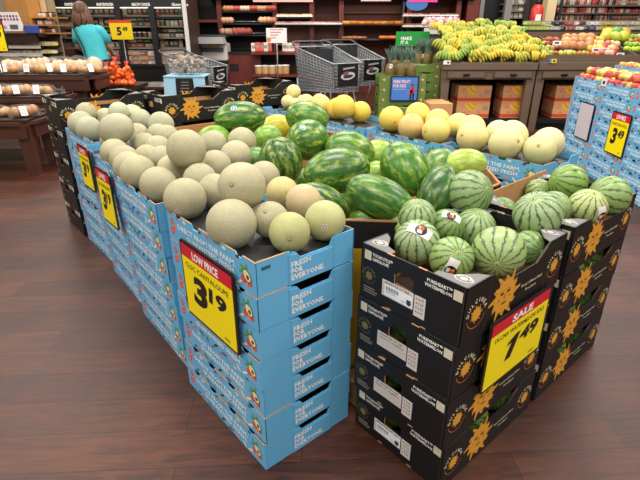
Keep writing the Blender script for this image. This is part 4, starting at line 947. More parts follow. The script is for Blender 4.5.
spice_case()
def poster():
    y = 8.45; a, b = at(-2, 31, y), at(20, 12, y); mb = MB(); w_, h_ = b.x-a.x, b.z-a.z
    mb.prism([(0, 0), (w_*.93, .0), (w_, h_*.3), (w_*.9, h_), (0, h_)], (0, 0, 0), X_, Z, .006, M('ece9ec', .5))
    for r_ in range(2):
        for k in range(7): mb.poly(circ(.018, 8, (.06+.05*k, h_*(.62+.17*r_))), (0, -.007, 0), X_, Z, M(['c03a4a', '39406a', '8c2f5a', 'd86a3a'][(k+r_) % 4], .5))
    mb.poly([(w_*.05, h_*.1), (w_*.4, h_*.14), (w_*.35, h_*.3), (w_*.05, h_*.34)], (0, -.007, 0), X_, Z, M('e88ab0')); mb.poly([(w_*.5, h_*.1), (w_*.8, h_*.1), (w_*.8, h_*.34), (w_*.5, h_*.34)], (0, -.007, 0), X_, Z, M('5a5a66'))
    o = mb.build('poster', None, a); tag(o, 'white poster with rows of coloured dots, hanging at the far left above the cheese cooler', 'poster')
    mb = MB(); a = at(24, 32, y); mb.box((0, 0, 0), (.2, .1, .12), M('3a4fa0', .5), bev=.01); o = mb.build('blue_box', None, a+Vector((.08, .1, .04))); tag(o, 'small blue box on top of the far left cooler', 'box')
poster()
def hanging_sign():
    y = 8.7; a = at(112.5, 39.5, y); b = at(131, 23, y); w_, h_ = b.x-a.x, b.z-a.z; t = empty('price_sign', a)
    tag(t, 'yellow 5.49 sign with an orange-red header in front of the refrigerated case', 'sign')
    mb = MB(); mb.prism([(.0, 0), (w_, 0), (w_, h_), (-.02, h_)], (0, 0, 0), X_, Z, .01, M('f7d413', .4)); mb.prism([(-.02, h_), (w_, h_), (w_, h_*1.18), (-.03, h_*1.18)], (0, 0, 0), X_, Z, .01, M('d8431e', .4))
    text(mb, '5', (w_*.26, -.0008, h_*.28), X_, Z, h_*.46, BLACKP, align='L', bold=.05); text(mb, '49', (w_*.54, -.0008, h_*.52), X_, Z, h_*.24, BLACKP, bold=.05)
    mb.build('price_card', t); mb = MB(); mb.tube([(w_/2, .02, -a.z+.002), (w_/2, .02, .02)], .008, STEEL); mb.build('sign_post', t)
hanging_sign()

# ---------------------------------------------------------------- mandarins in red nets on a black stand
def mandarins():
    y = 6.98; x0 = at(119, 85, y).x; z0 = zat(84, y)
    t = empty('fruit_stand', (x0, y, 0)); tag(t, 'dark stand beneath the net bags of oranges', 'stand'); mb = MB(); mb.box((0, .05, z0-.03), (.62, .5, .05), DBRN); mb.box((0, .05, z0/2-.04), (.5, .4, z0-.06), BLKM); mb.build('cabinet', t)
    OR = M('e8701c', .45, noise=.08, scale=20)
    def bag(x, yy, z, h, n, label, grp, seed):
        rnd = scat(seed); t = empty('orange_bag', (x, yy, z)); tag(t, label, 'fruit', grp)
        mb = MB()
        for k in range(n): mb.ell((rnd.uniform(-.055, .055), rnd.uniform(-.035, .035), .033+(h-.08)*k/n), (.036, .036, .034), OR, 10, 7)
        mb.build('oranges', t); mb = MB()
        for k in range(9):
            a = 2*PI*k/9; mb.tube([(.02*math.cos(a), .02*math.sin(a), .002), (.078*math.cos(a), .066*math.sin(a), h*.25), (.075*math.cos(a+.25), .062*math.sin(a+.25), h*.6), (.012*math.cos(a), .012*math.sin(a), h*.9), (.03*math.cos(a), .012, h*1.12)], .0035, M('d83a20', .5), 5)
        mb.build('net', t)
    for k, (u, lab) in enumerate(((108, 'left'), (117, 'tallest middle'), (128, 'right'))):
        bag(at(u, 75, y).x, y, z0+.0, (.26, .32, .27)[k], 18, '%s upright net bag of orange mandarins on the dark stand' % lab, 'net bags of mandarins', k)
    for k in range(4): bag(x0-.24+.155*k, y-.16, z0, .07, 5, 'flat net bag of mandarins in the front row of the dark stand', 'front row of mandarin bags', 9+k)
mandarins()

# ---------------------------------------------------------------- silver mushroom bags on a pale blue cloth stand
def garlic():
    y = 7.0; xc = at(187, 88, y).x; zt = zat(76, y)
    t = empty('cloth_stand', (xc, y, 0)); tag(t, 'small stand with a pale blue cloth and a black chalk sign', 'stand')
    mb = MB(); mb.box((0, .1, zt/2), (.5, .35, zt-.02), M('1c1512', .6)); mb.build('cabinet', t)
    mb = MB(); CB = M('9fcbe2', .7, noise=.05, scale=9)
    mb.prism([(-.30, 0), (-.13, .01), (-.12, .25), (.12, .25), (.13, .01), (.29, 0), (.28, .28), (-.28, .28)], (0, -.1, zt-.27), X_, Z, .012, CB); mb.box((0, .09, zt+.003), (.57, .40, .012), CB); mb.build('cloth', t)
    mb = MB(); mb.prism([(-.11, 0), (.11, 0), (.11, .22), (-.11, .22)], (0, -.115, zt-.245), X_, Z, .01, BLKM)
    for k in range(4): mb.poly([(-.07+.01*k, .05+.04*k), (.06, .05+.04*k), (.06, .058+.04*k), (-.07+.01*k, .058+.04*k)], (0, -.1155, zt-.245), X_, Z, M('8c8c84'))
    mb.build('chalk_sign', t)
    mb = MB(); SV = M('8f7f6c', .3, noise=.35, scale=30, metal=.15); rnd = scat(3)
    for k in range(6): mb.ell((rnd.uniform(-.05, .05), rnd.uniform(-.03, .03), .04+.012*k), (.035, .03, .028), SV, 8, 6)
    mb.ell((0, 0, .055), (.085, .065, .06), M('ffffff', .15, alpha=.12, spec=.8), 12, 8); me = mb.mesh('produce_bag')
    for k in range(22):
        o = inst(me, 'produce_bag'); a = k*2.4; rr = .055*math.sqrt(k % 11); j = k//11
        o.location = (xc+rr*1.25*math.cos(a), y+.1+rr*.7*math.sin(a), zt+.012+.085*j+(.05 if k % 11 < 4 else 0)); o.rotation_euler.z = a; tag(o, 'glossy bag of garlic or mushrooms piled on the pale blue cloth stand', 'food package', 'glossy bags on the pale blue stand')
garlic()

# ---------------------------------------------------------------- shopping carts
def cart_proto():
    t = empty('shopping_cart', (0, 0, 0)); G = M('8d9194', .4, metal=.25); L_, W0, W1 = .86, .40, .58
    # basket: front (x=0) narrow and shallow, rear (x=L) wide and deep; z of floor .52..; rim .86 -> 1.02
    def P(s, side, h): # s 0..1 along, side -1..1, h 0..1
        return Vector((s*L_, side*(W0+(W1-W0)*s)/2*(.82+.18*h), (.56-.06*s)*(1-h)+(.88+.16*s)*h))
    mb = MB()
    for side in (-1, 1):
        for k in range(13): h = k/12; mb.tube([P(0, side, h), P(1, side, h)], .0045 if k < 12 else .012, G, 5)
        for k in range(13): s = k/12; mb.tube([P(s, side, 0), P(s, side, 1)], .004, G, 5)
        mb.add([P(0, side, 0), P(1, side, 0), P(1, side, 1), P(0, side, 1)], [(0, 1, 2, 3)], M('8c9094', .5, alpha=.5))
    for s in (0, 1):
        for k in range(9): h = k/8; mb.tube([P(s, -1, h), P(s, 1, h)], .0045 if k < 8 else .012, G, 5)
        for k in range(7): q = -1+2*k/6; mb.tube([P(s, q, 0), P(s, q, 1)], .004, G, 5)
    for k in range(9): s = k/8; mb.tube([P(s, -1, 0), P(s, 1, 0)], .004, G, 5)
    mb.build('basket', t)
    mb = MB(); mb.tube([P(1, -1, 1), Vector((L_+.10, -.27, 1.09)), Vector((L_+.13, -.22, 1.10)), Vector((L_+.13, .22, 1.10)), Vector((L_+.10, .27, 1.09)), P(1, 1, 1)], .014, M('3a3c40', .4), 8); mb.build('handle', t)
    mb = MB(); mb.box((L_-.12, 0, .90), (.02, .42, .24), M('26282b', .5)); mb.box((L_-.02, 0, .80), (.2, .40, .015), M('26282b', .5)); mb.build('child_seat', t)
    mb = MB()
    for side in (-1, 1): mb.tube([P(1, side, .3), Vector((L_, side*.25, .35)), Vector((L_-.1, side*.25, .14)), Vector((.02, side*.19, .14))], .013, G, 7)
    mb.tube([Vector((.02, -.19, .14)), Vector((.02, .19, .14))], .013, G, 7); mb.tube([P(.35, -1, 0), Vector((.5, -.22, .14))], .01, G, 6); mb.tube([P(.35, 1, 0), Vector((.5, .22, .14))], .01, G, 6); mb.build('frame', t)
    for x, s in ((.05, .19), (.05, -.19), (L_-.1, .25), (L_-.1, -.25)):
        mb = MB(); mb.lathe([(.02, -.014), (.055, -.012), (.06, 0), (.055, .012), (.02, .014)], M('1b1b1c', .6), 14, (x, s, .062), Quaternion((1, 0, 0), PI/2)); mb.box((x, s, .115), (.04, .03, .05), G); mb.build('wheel', t)
    mb = MB(); ux = -Y_; uy = (P(0, 0, 1)-P(0, 0, 0)).normalized(); o = (P(0, 0, .35)+P(0, 0, .85))/2-X_*.012
    mb.prism([(-.14, -.13), (.14, -.13), (.14, .13), (-.14, .13)], o, ux, uy, .006, M('0f0f11', .4)); oo = o+ux.cross(uy)*.001
    mb.poly(circ(.10, 16, (0, -.01), .045, .1), oo, ux, uy, M('b9bcc2')); mb.poly(circ(.07, 14, (0, -.015), .02, .1), oo+ux.cross(uy)*.0006, ux, uy, M('2d3036')); mb.poly([(-.07, .06), (.09, .075), (.09, .095), (-.07, .08)], oo, ux, uy, M('9a9da4'))
    mb.poly(circ(.045, 10, (-.03, .02), .022, .3), oo+ux.cross(uy)*.0006, ux, uy, M('8a4a44'))
    mb.build('advert_panel', t); tag(KIDS[t.name][-1], 'black advert panel with a pale oval emblem')
    return t
c0 = cart_proto(); CS = 1.12
def put_cart(o, u, y, rz, label): p = at(u, 100, y); o.location = (p.x, y, 0); o.rotation_euler.z = rz; o.scale = (CS,)*3; tag(o, label, 'shopping cart', 'grey shopping carts')
put_cart(c0, 347, 6.75, R(118), 'grey shopping cart on the left of the pair in front of the bakery')
c1 = copy_tree(c0); put_cart(c1, 371, 7.55, R(118), 'grey shopping cart on the right of the pair, beside the green pineapple bin')
c2 = copy_tree(c0); put_cart(c2, 222, 7.7, R(150), 'smaller-looking grey shopping cart farther back, by the white machine')

c2.scale = (1.0,)*3

# ---------------------------------------------------------------- bakery wall
BY_ = 11.2
def bakery():
    xl, xr = at(188, 40, BY_).x, at(472, 40, BY_).x; t = empty('bakery_shelving', ((xl+xr)/2, BY_, 0)); cx = (xl+xr)/2; W_ = xr-xl
    tag(t, 'long dark red wooden bakery wall shelving across the back of the store', 'shelf')
    X = lambda u: at(u, 30, BY_).x-cx
    Zv = lambda v: zat(v, BY_)
    mb = MB(); mb.box((0, .5, 1.25), (W_, .05, 2.5), REDW); mb.build('back_panel', t)
    for u in (192, 221, 275.5, 312, 341, 403, 408, 456, 470):
        mb = MB(); mb.box((X(u), .22, 1.25), (.10 if u != 470 else .25, .55, 2.5), REDW if u != 403 else STEEL) if u != 403 else mb.box((X(u), .22, 1.25), (.03, .3, 2.5), STEEL); mb.build('upright', t)
    mb = MB(); mb.box((X(250)/1, .1, Zv(1)+.2), (X(275)-X(192), .5, .35), REDW); mb.box((X(373), .1, Zv(1)+.2), (X(470)-X(275), .5, .35), REDW); mb.build('fascia', t)
    mb = MB(); mb.box((X(207), .45, 1.3), (X(220)-X(194), .06, 2.0), BLKM); mb.box((X(207), .2, Zv(21)), (X(220)-X(194), .5, .05), REDW); mb.build('niche', t)
    mb = MB(); mb.box((X(248), .42, 1.45), (X(275)-X(222), .05, 1.6), M('1d1715', .7)); mb.build('rack_backing', t)
    for v in (12, 24, 35.5):
        mb = MB(); mb.box((X(248), .15, Zv(v)), (X(274)-X(223), .45, .012), STEELD)
        for k in range(12): mb.tube([(X(224+4.3*k), -.08, Zv(v)+.05), (X(224+4.3*k), -.08, Zv(v))], .005, STEELD, 5)
        mb.tube([(X(223), -.08, Zv(v)+.05), (X(274), -.08, Zv(v)+.05)], .007, STEEL, 5); mb.build('wire_shelf', t)
    mb = MB(); mb.box((X(240), -.05, Zv(54)/2), (X(265)-X(222), .7, Zv(52)), REDW); mb.box((X(235), -.41, Zv(66)), (.18, .01, .14), BLKM); mb.box((X(240), -.05, Zv(52)), (X(268)-X(222), .75, .04), BLKM); mb.build('lower_cabinet', t)
    mb = MB()
    for v, hh in ((52, .04), (73, .04)): mb.box((X(283), -.35, Zv(v)), (X(312)-X(254), .7, hh), REDW)
    mb.box((X(283), -.1, .18), (X(312)-X(254), .5, .36), DBRN); mb.box((X(283), .0, Zv(64)), (X(312)-X(254), .04, .6), M('2a1612', .5)); mb.build('counter', t)
    for (ua, ub, v) in ((276, 312, 17.5), (276, 341, 25), (342, 403, 25), (342, 403, 39), (408, 456, 17), (403, 456, 27.5), (276, 341, 44)):
        mb = MB(); mb.box(((X(ua)+X(ub))/2, .15, Zv(v)-.015), (X(ub)-X(ua), .55, .03), M('3a2018', .5) if v != 17 else BLKM); mb.box(((X(ua)+X(ub))/2, -.13, Zv(v)-.005), (X(ub)-X(ua), .012, .03), STEELD); mb.build('shelf', t)
    for (ua, ub, v0, v1) in ((276, 341, 27, 43), (342, 403, 4, 13)):
        mb = MB(); mb.box(((X(ua)+X(ub))/2, .40, (Zv(v0)+Zv(v1))/2), (X(ub)-X(ua), .04, Zv(v0)-Zv(v1)), M('86503a', .4)); mb.build('wood_panel', t)  # wood lightened in its base colour so the panels look lit
    for u, h, w_ in ((282, '9c3f2c', 1), (298, '3f1c14', 1), (322, '9c3f2c', 1)):
        pass
bakery()
def banner(u0, u1, v0, v1, y, h, name, label, tx=None):
    a, b = at(u0, v1, y), at(u1, v0, y); mb = MB(); mb.box((0, 0, 0), (b.x-a.x, .012, b.z-a.z), M(h, .5))
    if tx: text(mb, tx, (0, -.0068, -(b.z-a.z)*.1), X_, Z, (b.z-a.z)*.3, WHITE, align='C', bold=.03)
    o = mb.build(name, None, ((a.x+b.x)/2, y, (a.z+b.z)/2)); tag(o, label, 'sign'); return o
banner(253, 313, -4, 2, 10.6, 'e0b4a8', 'shelf_banner', 'pale pink banner along the top of the bread rack')
banner(361, 391, -4, 1.2, 10.6, 'efb9c0', 'shelf_banner', 'pale pink banner above the doughnut shelves')
banner(408, 438, -4, 2.2, 10.6, 'e0459a', 'shelf_banner', 'bright magenta banner above the black shelf of trays')
PC = banner(266, 287, 43, 28, 10.4, 'efe6e2', 'poster_card', 'white poster card with pink lettering in front of the bread rack')
mb = MB()
for k_ in range(4): mb.poly([(-.12, .10-.05*k_), (.14-.05*k_, .10-.05*k_), (.14-.05*k_, .12-.05*k_), (-.12, .12-.05*k_)], (0, -.0075, 0), X_, Z, M('c98a8c'))
mb.prism(circ(.05, 8, (-.16, -.08)), (0, -.007, 0), X_, Z, .002, M('c9885c')); mb.build('printed_picture', PC)
mb = MB(); mb.tube([(0, .012, -PC.location.z+.002), (0, .012, 0)], .012, STEEL); mb.build('post', PC)
mb = MB(); mb.prism(circ(.22, 20, ry=.13), (0, 0, 0), X_, Z, .01, M('3c6fb0', .5)); o = mb.build('round_sign', None, at(417, 3.5, 10.6)); tag(o, 'blue oval sign hanging below the magenta banner', 'sign')
rw = lambda *a, **k: row(*a, **k)
rw('loaf', 'bread_loaf', 224, 275, 10, 11.1, zat(12, BY_)+.01, 6, ['d8a878', 'c98a58', 'e8cfae', 'c25a4a'], 'wrapped loaf on the top wire shelf of the bread rack', 'bread', 'loaves on the top wire shelf', 1, sc_=1.35)
rw('loaf', 'bread_loaf', 224, 231, 22, 11.1, zat(24, BY_)+.01, 1, ['d8a888'], 'lone wrapped loaf at the left of the middle wire shelf', 'bread', None, 1, sc_=1.5)
rw('loaf', 'bread_loaf', 262, 274, 22, 11.1, zat(24, BY_)+.01, 2, ['e0b48c', 'c98a68'], 'wrapped loaf at the right of the middle wire shelf', 'bread', 'loaves at the right of the middle wire shelf', 2, sc_=1.6)
rw('loaf', 'bread_loaf', 224, 248, 33, 11.1, zat(35.5, BY_)+.01, 4, ['d8b898', 'c99a78', 'b8584a'], 'wrapped loaf on the lowest wire shelf of the bread rack', 'bread', 'loaves on the lowest wire shelf', 3, sc_=1.7)
rw('carton', 'bagged_rolls', 252, 272, 50, 10.75, zat(52, BY_)+.03, 5, ['efe5dc', 'e0584a', 'f0e8e0'], 'white bag of rolls with a red tag on the left of the bakery counter', 'bread', 'bags on the left of the bakery counter', 4, sc_=1.0)
rw('carton', 'bagged_rolls', 283, 299, 50, 10.75, zat(52, BY_)+.03, 5, ['efe5dc', 'e0584a', 'f0e8e0'], 'white bag of rolls with a red tag on the right of the bakery counter', 'bread', 'bags on the right of the bakery counter', 5, sc_=1.0)
rw('tub', 'cookie_tub', 255, 289, 70, 10.65, zat(73, BY_)+.022, 5, ['d8ae78', 'cfa26c'], 'round tub of biscuits on the lower shelf of the bakery counter', 'food package', 'biscuit tubs on the lower bakery shelf', 6, sc_=1.9)
rw('meat_tray', 'pastry_tray', 278, 311, 16, 11.0, zat(17.5, BY_), 4, ['e0c898', 'd8b888'], 'tray of pale pastries on the high shelf right of the bread rack', 'food package', 'pastry trays on the high shelf', 7)
rw('meat_tray', 'pastry_tray', 277, 340, 24, 11.0, zat(25, BY_), 8, ['d89a90', 'e0b0a8', 'b87a70'], 'tray of pink iced pastries on the shelf left of the doughnuts', 'food package', 'pink pastry trays', 8)
rw('doughnut', 'doughnut', 343, 402, 24, 10.95, zat(25, BY_), 8, ['d88a34', 'c9782c', 'e09a48'], 'ring doughnut on the upper bakery shelf behind the carts', 'doughnut', 'doughnuts on the upper shelf', 9, sc_=1.8)
rw('doughnut', 'doughnut', 343, 366, 38, 10.95, zat(39, BY_), 5, ['9c5a34', 'b06a38'], 'dark ring doughnut on the lower bakery shelf', 'doughnut', 'dark doughnuts on the lower shelf', 10, sc_=1.4)
rw('doughnut', 'doughnut', 380, 400, 37, 10.95, zat(39, BY_), 4, ['d8762c', 'c9682c'], 'orange ring doughnut on the lower bakery shelf, behind the pineapples', 'doughnut', 'orange doughnuts on the lower shelf', 11, sc_=1.6)
rw('meat_tray', 'meat_tray', 404, 456, 16, 11.0, zat(17, BY_), 6, ['b8685c', '8c4a3c', '7a4a30', 'd8988c'], 'tray of sliced cake or meat on the black shelf under the magenta banner', 'food package', 'trays on the black shelf', 12, sc_=1.1)
rw('meat_tray', 'pastry_tray', 404, 430, 26.5, 11.0, zat(27.5, BY_), 3, ['c9a070', 'a87a50'], 'brown pastry tray on the shelf above the green sign', 'food package', 'brown pastry trays above the green sign', 13, sc_=1.2)
def pink_bags():
    p = at(441, 29, 9.3); t = empty('bag_display', (p.x, 9.3, 0)); tag(t, 'white rack holding pink paper-wrapped packs behind the bananas', 'stand')
    mb = MB(); mb.box((0, 0, p.z/2), (.62, .3, p.z), M('2a2624', .6)); mb.box((.0, -.16, p.z-.03), (.66, .02, .10), M('dcdad4', .5)); mb.build('rack', t)
    mb = MB(); rnd = scat(2)
    for k in range(6): mb.ell((rnd.uniform(-.06, .06), 0, .04+.02*k), (.05, .05, .045), TINT, 8, 6)
    mb.prism([(-.05, .10), (.05, .10), (.08, .18), (.02, .14), (-.03, .19), (-.08, .16)], (0, -.03, 0), X_, Z, .04, TINT); me = mb.mesh('pink_pack')
    for k in range(6): o = inst(me, 'pink_pack'); o.location = (p.x-.25+.1*k, 9.3, p.z+.01); o.rotation_euler.z = k; setc(o, 'e8b0b4' if k % 2 else 'efc9c8'); tag(o, 'pink paper-wrapped pack behind the bananas', 'food package', 'pink packs behind the bananas')
pink_bags()
def machine():
    y = 10.9; p = at(216, 62, y); t = empty('office_machine', (p.x, y, 0)); tag(t, 'white copier-like machine with small yellow stickers in front of the dark niche', 'machine')
    w_ = at(229, 40, y).x-at(200, 40, y).x; z0 = zat(60, y); z1 = zat(36, y); h = z1-z0; W2 = M('d9d6d0', .4)
    mb = MB(); mb.box((0, 0, z0+h*.35), (w_*.95, .5, h*.7), W2, bev=.02); mb.build('body', t)
    mb = MB(); mb.prism([(-w_/2, 0), (w_/2, 0), (w_/2-.04, h*.25), (-w_/2+.04, h*.25)], (0, -.22, z0+h*.72), X_, Z, -.4, M('b9b8b4', .4)); mb.box((0, .0, z0+h), (w_*.9, .4, .05), STEELD); mb.build('lid', t)
    mb = MB(); mb.box((0, -.26, z0+h*.45), (w_*.75, .02, h*.18), M('55575a', .4)); mb.build('paper_slot', t)
    mb = MB(); mb.box((-.03, -.262, z0+h*.66), (.08, .01, .07), M('efc020', .4)); mb.box((.15, -.262, z0+h*.66), (.07, .01, .05), M('e8a83a', .4)); mb.build('yellow_sticker', t)
    mb = MB(); mb.box((0, 0, z0/2), (w_*.9, .45, z0), DBRN); mb.build('cabinet', t)
machine()

# ---------------------------------------------------------------- green pineapple bin and pineapples
def pineapple_bin():
    GR = M('678238', .6, noise=.08, scale=10); GD = M('5a7430', .6); y = 7.0; xa, xb = at(379, 80, y).x, at(427, 80, y).x; w_ = xb-xa; h = .136
    mb = MB(); n = Vector((0, -1, 0)); L_ = w_; prof = [(0, 0), (L_, 0), (L_, h-.002), (L_*.8, h-.002), (L_*.75, h-.02), (L_*.55, h-.02), (L_*.5, h-.002), (0, h-.002)]
    D_ = .45
    for s_, l in ((1, L_),):
        mb.prism(prof, (-L_/2, -D_/2, 0), X_, Z, .006, GR); mb.prism(prof, (L_/2, D_/2, 0), -X_, Z, .006, GR)
    pr2 = [(0, 0), (D_, 0), (D_, h-.002), (D_*.72, h-.002), (D_*.68, h-.035), (D_*.32, h-.035), (D_*.28, h-.002), (0, h-.002)]
    mb.prism(pr2, (L_/2, -D_/2, 0), Y_, Z, .006, GR); mb.prism(pr2, (-L_/2, D_/2, 0), -Y_, Z, .006, GR)
    mb.box((0, 0, .006), (L_-.012, D_-.012, .006), GD)
    for x in (-.40, .40):
        o = Vector((x*L_, -D_/2-.001, h*.5)); mb.poly(circ(.026, 10, ry=.022), o, X_, Z, M('b87a5c')); mb.poly(circ(.014, 8, (.01, .012)), o+Vector((0, -.0005, 0)), X_, Z, M('d8c89a')); mb.poly(circ(.012, 8, (-.012, -.01)), o+Vector((0, -.0005, 0)), X_, Z, M('8c3a34'))
    text(mb, 'FARM FRESH', (0, -D_/2-.001, h*.72), X_, Z, .014, M('dfe4c8'), align='C', width=.2)
    text(mb, 'FRESH FOR', (L_/2+.001, -D_/2+.13, h*.35), Y_, Z, .016, M('dfe4c8'), width=.16); text(mb, 'EVERYONE', (L_/2+.001, -D_/2+.13, h*.15), Y_, Z, .016, M('dfe4c8'), width=.18)
    me = mb.mesh('produce_carton')
    for i in range(6):
        o = inst(me, 'produce_carton'); o.location = ((xa+xb)/2+.003*(-1)**i, y+D_/2, h*i*1.0); tag(o, 'green pineapple carton, %s in the front stack beside the carts' % (ORD[5-i] if i else 'bottom'), 'carton', 'green pineapple cartons')
    for i in range(7):
        o = inst(me, 'produce_carton'); o.location = ((xa+xb)/2+.30, y+D_/2+.48, h*i*1.0); tag(o, 'green pineapple carton, %s in the rear stack next to the banana stand' % (ORD[6-i] if i else 'bottom'), 'carton', 'green pineapple cartons at the rear')
    # blue notice
    a, b = at(391, 100, y-.03), at(418, 77.5, y-.03); t = empty('notice_board', a); tag(t, 'blue FREE FRUIT FOR KIDS notice hung on the green cartons', 'sign'); w2, h2 = b.x-a.x, b.z-a.z
    mb = MB(); mb.prism([(-.02, -.02), (w2+.02, -.02), (w2+.02, h2+.02), (-.02, h2+.02)], (0, 0, 0), X_, Z, .01, M('1b2a4a', .4)); mb.build('sign_frame', t)
    mb = MB(); mb.prism([(0, 0), (w2, 0), (w2, h2), (0, h2)], (0, -.002, 0), X_, Z, .002, M('4a80cc', .4)); o = Vector((0, -.0026, 0)); PKT = M('efc4c8', .4)
    text(mb, 'FREE FRUIT', o+Vector((.02, 0, h2*.76)), X_, Z, h2*.13, PKT, width=w2*.66, bold=.04); text(mb, 'FOR KIDS', o+Vector((.02, 0, h2*.57)), X_, Z, h2*.13, PKT, width=w2*.5, bold=.04)
    mb.poly([(.02, h2*.47), (w2*.55, h2*.47), (w2*.55, h2*.495), (.02, h2*.495)], o, X_, Z, M('9cc0ec'))
    for pl, c_ in (([(w2*.72, .0), (w2*.79, 0), (w2*.80, h2*.3), (w2*.73, h2*.3)], '1d2440'), ([(w2*.83, 0), (w2*.90, 0), (w2*.9, h2*.3), (w2*.82, h2*.3)], '1d2440'), ([(w2*.72, h2*.28), (w2*.92, h2*.28), (w2*.9, h2*.58), (w2*.74, h2*.56)], 'b8324a'), ([(w2*.62, h2*.28), (w2*.84, h2*.34), (w2*.82, h2*.45), (w2*.63, h2*.40)], 'e8552c')): mb.poly(pl, o-Y_*.0006, X_, Z, M(c_))
    mb.poly(circ(h2*.08, 12, (w2*.81, h2*.66)), o-Y_*.0006, X_, Z, M('7a4a38')); mb.build('printed_card', t)
    # pineapples
    FR = M('6a5a2c', .6, noise=.45, scale=55, bump=.6); LF = M('5c7a6a', .6, noise=.15, scale=20); t = empty('pineapple', (0, 0, 0))
    mb = MB(); mb.lathe([(.02, 0), (.045, .012), (.06, .05), (.062, .09), (.052, .135), (.03, .155), (.012, .16)], FR, 18, fn=lambda a, z: 1+.045*math.sin(8*a+60*z)*math.sin(8*a-60*z)); mb.build('fruit', t)
    mb = MB(); rnd = scat(1)
    for k in range(34):
        a = k*2.4; tl = .20-.0022*k; sp = .9-.022*k; d = Vector((math.cos(a), math.sin(a), 0)); s_ = Vector((-math.sin(a), math.cos(a), 0)); pts = []
        for j in range(5):
            q = j/4; c_ = d*(.012+sp*.10*q**1.3)+Z*(.15+tl*q*(1-.25*sp*q)); w_ = .011*(1-q)**.8+.0006; pts += [c_-s_*w_, c_+s_*w_]
        mb.add(pts, [(2*j, 2*j+1, 2*j+3, 2*j+2) for j in range(4)], LF)
    mb.build('crown', t)
    mb = MB(); mb.prism([(-.018, -.02), (.018, -.014), (.022, .02), (-.014, .022)], (0, -.064, .13), X_, Z, .001, M('efece8', .4)); mb.poly(circ(.009, 8, (.004, .004)), (0, -.0648, .13), X_, Z, M('d23a30')); mb.build('tag', t)
    L2 = [(390, 68, 7.1, 'front row, leftmost pineapple beside the shopping cart'), (401, 68, 7.12, 'front row, second pineapple from the left'), (411.5, 67, 7.1, 'front row, right-hand pineapple with a white and red tag'),
          (417, 60, 7.6, 'back row pineapple with a large white tag'), (426, 60.5, 7.6, 'middle pineapple of the back row'), (437, 60.5, 7.62, 'back row pineapple at the right, touching the bananas'), (396, 58, 7.4, 'half hidden pineapple at the left between the rows'), (407, 58, 7.4, 'pineapple behind the front row, only its crown clear'), (430, 52, 7.85, 'rearmost pineapple at the right'), (419, 52, 7.85, 'rearmost pineapple near the green sign')]
    for i, (u, v, yy, lab) in enumerate(L2):
        o = t if i == 0 else copy_tree(t); o.location = (at(u, v, yy).x, yy, (h*6-.09 if yy < 7.3 else h*6-.06 if yy < 7.45 else h*7-.12)+.02 if i < 8 else h*7-.08); o.rotation_euler = (0, 0, i*1.3); o.rotation_euler.x = .03*(i % 3-1); o.scale = (1.14, 1.14, 1.4)
        tag(o, lab, 'pineapple', 'pineapples on the green cartons')
    a, b = at(395.5, 46, 8.2), at(430, 31.5, 8.2); t = empty('promotion_sign', a); tag(t, 'green sign with white lettering standing behind the pineapples', 'sign')
    mb = MB(); w2, h2 = b.x-a.x, b.z-a.z; mb.prism([(0, 0), (w2, 0), (w2, h2), (0, h2)], (0, 0, 0), X_, Z, .01, M('1f9a3c', .4)); text(mb, 'MAKE', (.08, -.0006, h2*.42), X_, Z, h2*.22, WHITE, bold=.04); text(mb, 'IT A', (.08, -.0006, h2*.14), X_, Z, h2*.22, WHITE, bold=.04); mb.build('printed_card', t)
    mb = MB(); mb.tube([(w2*.5, .02, -a.z), (w2*.5, .02, .02)], .012, STEEL); mb.build('post', t)
pineapple_bin()

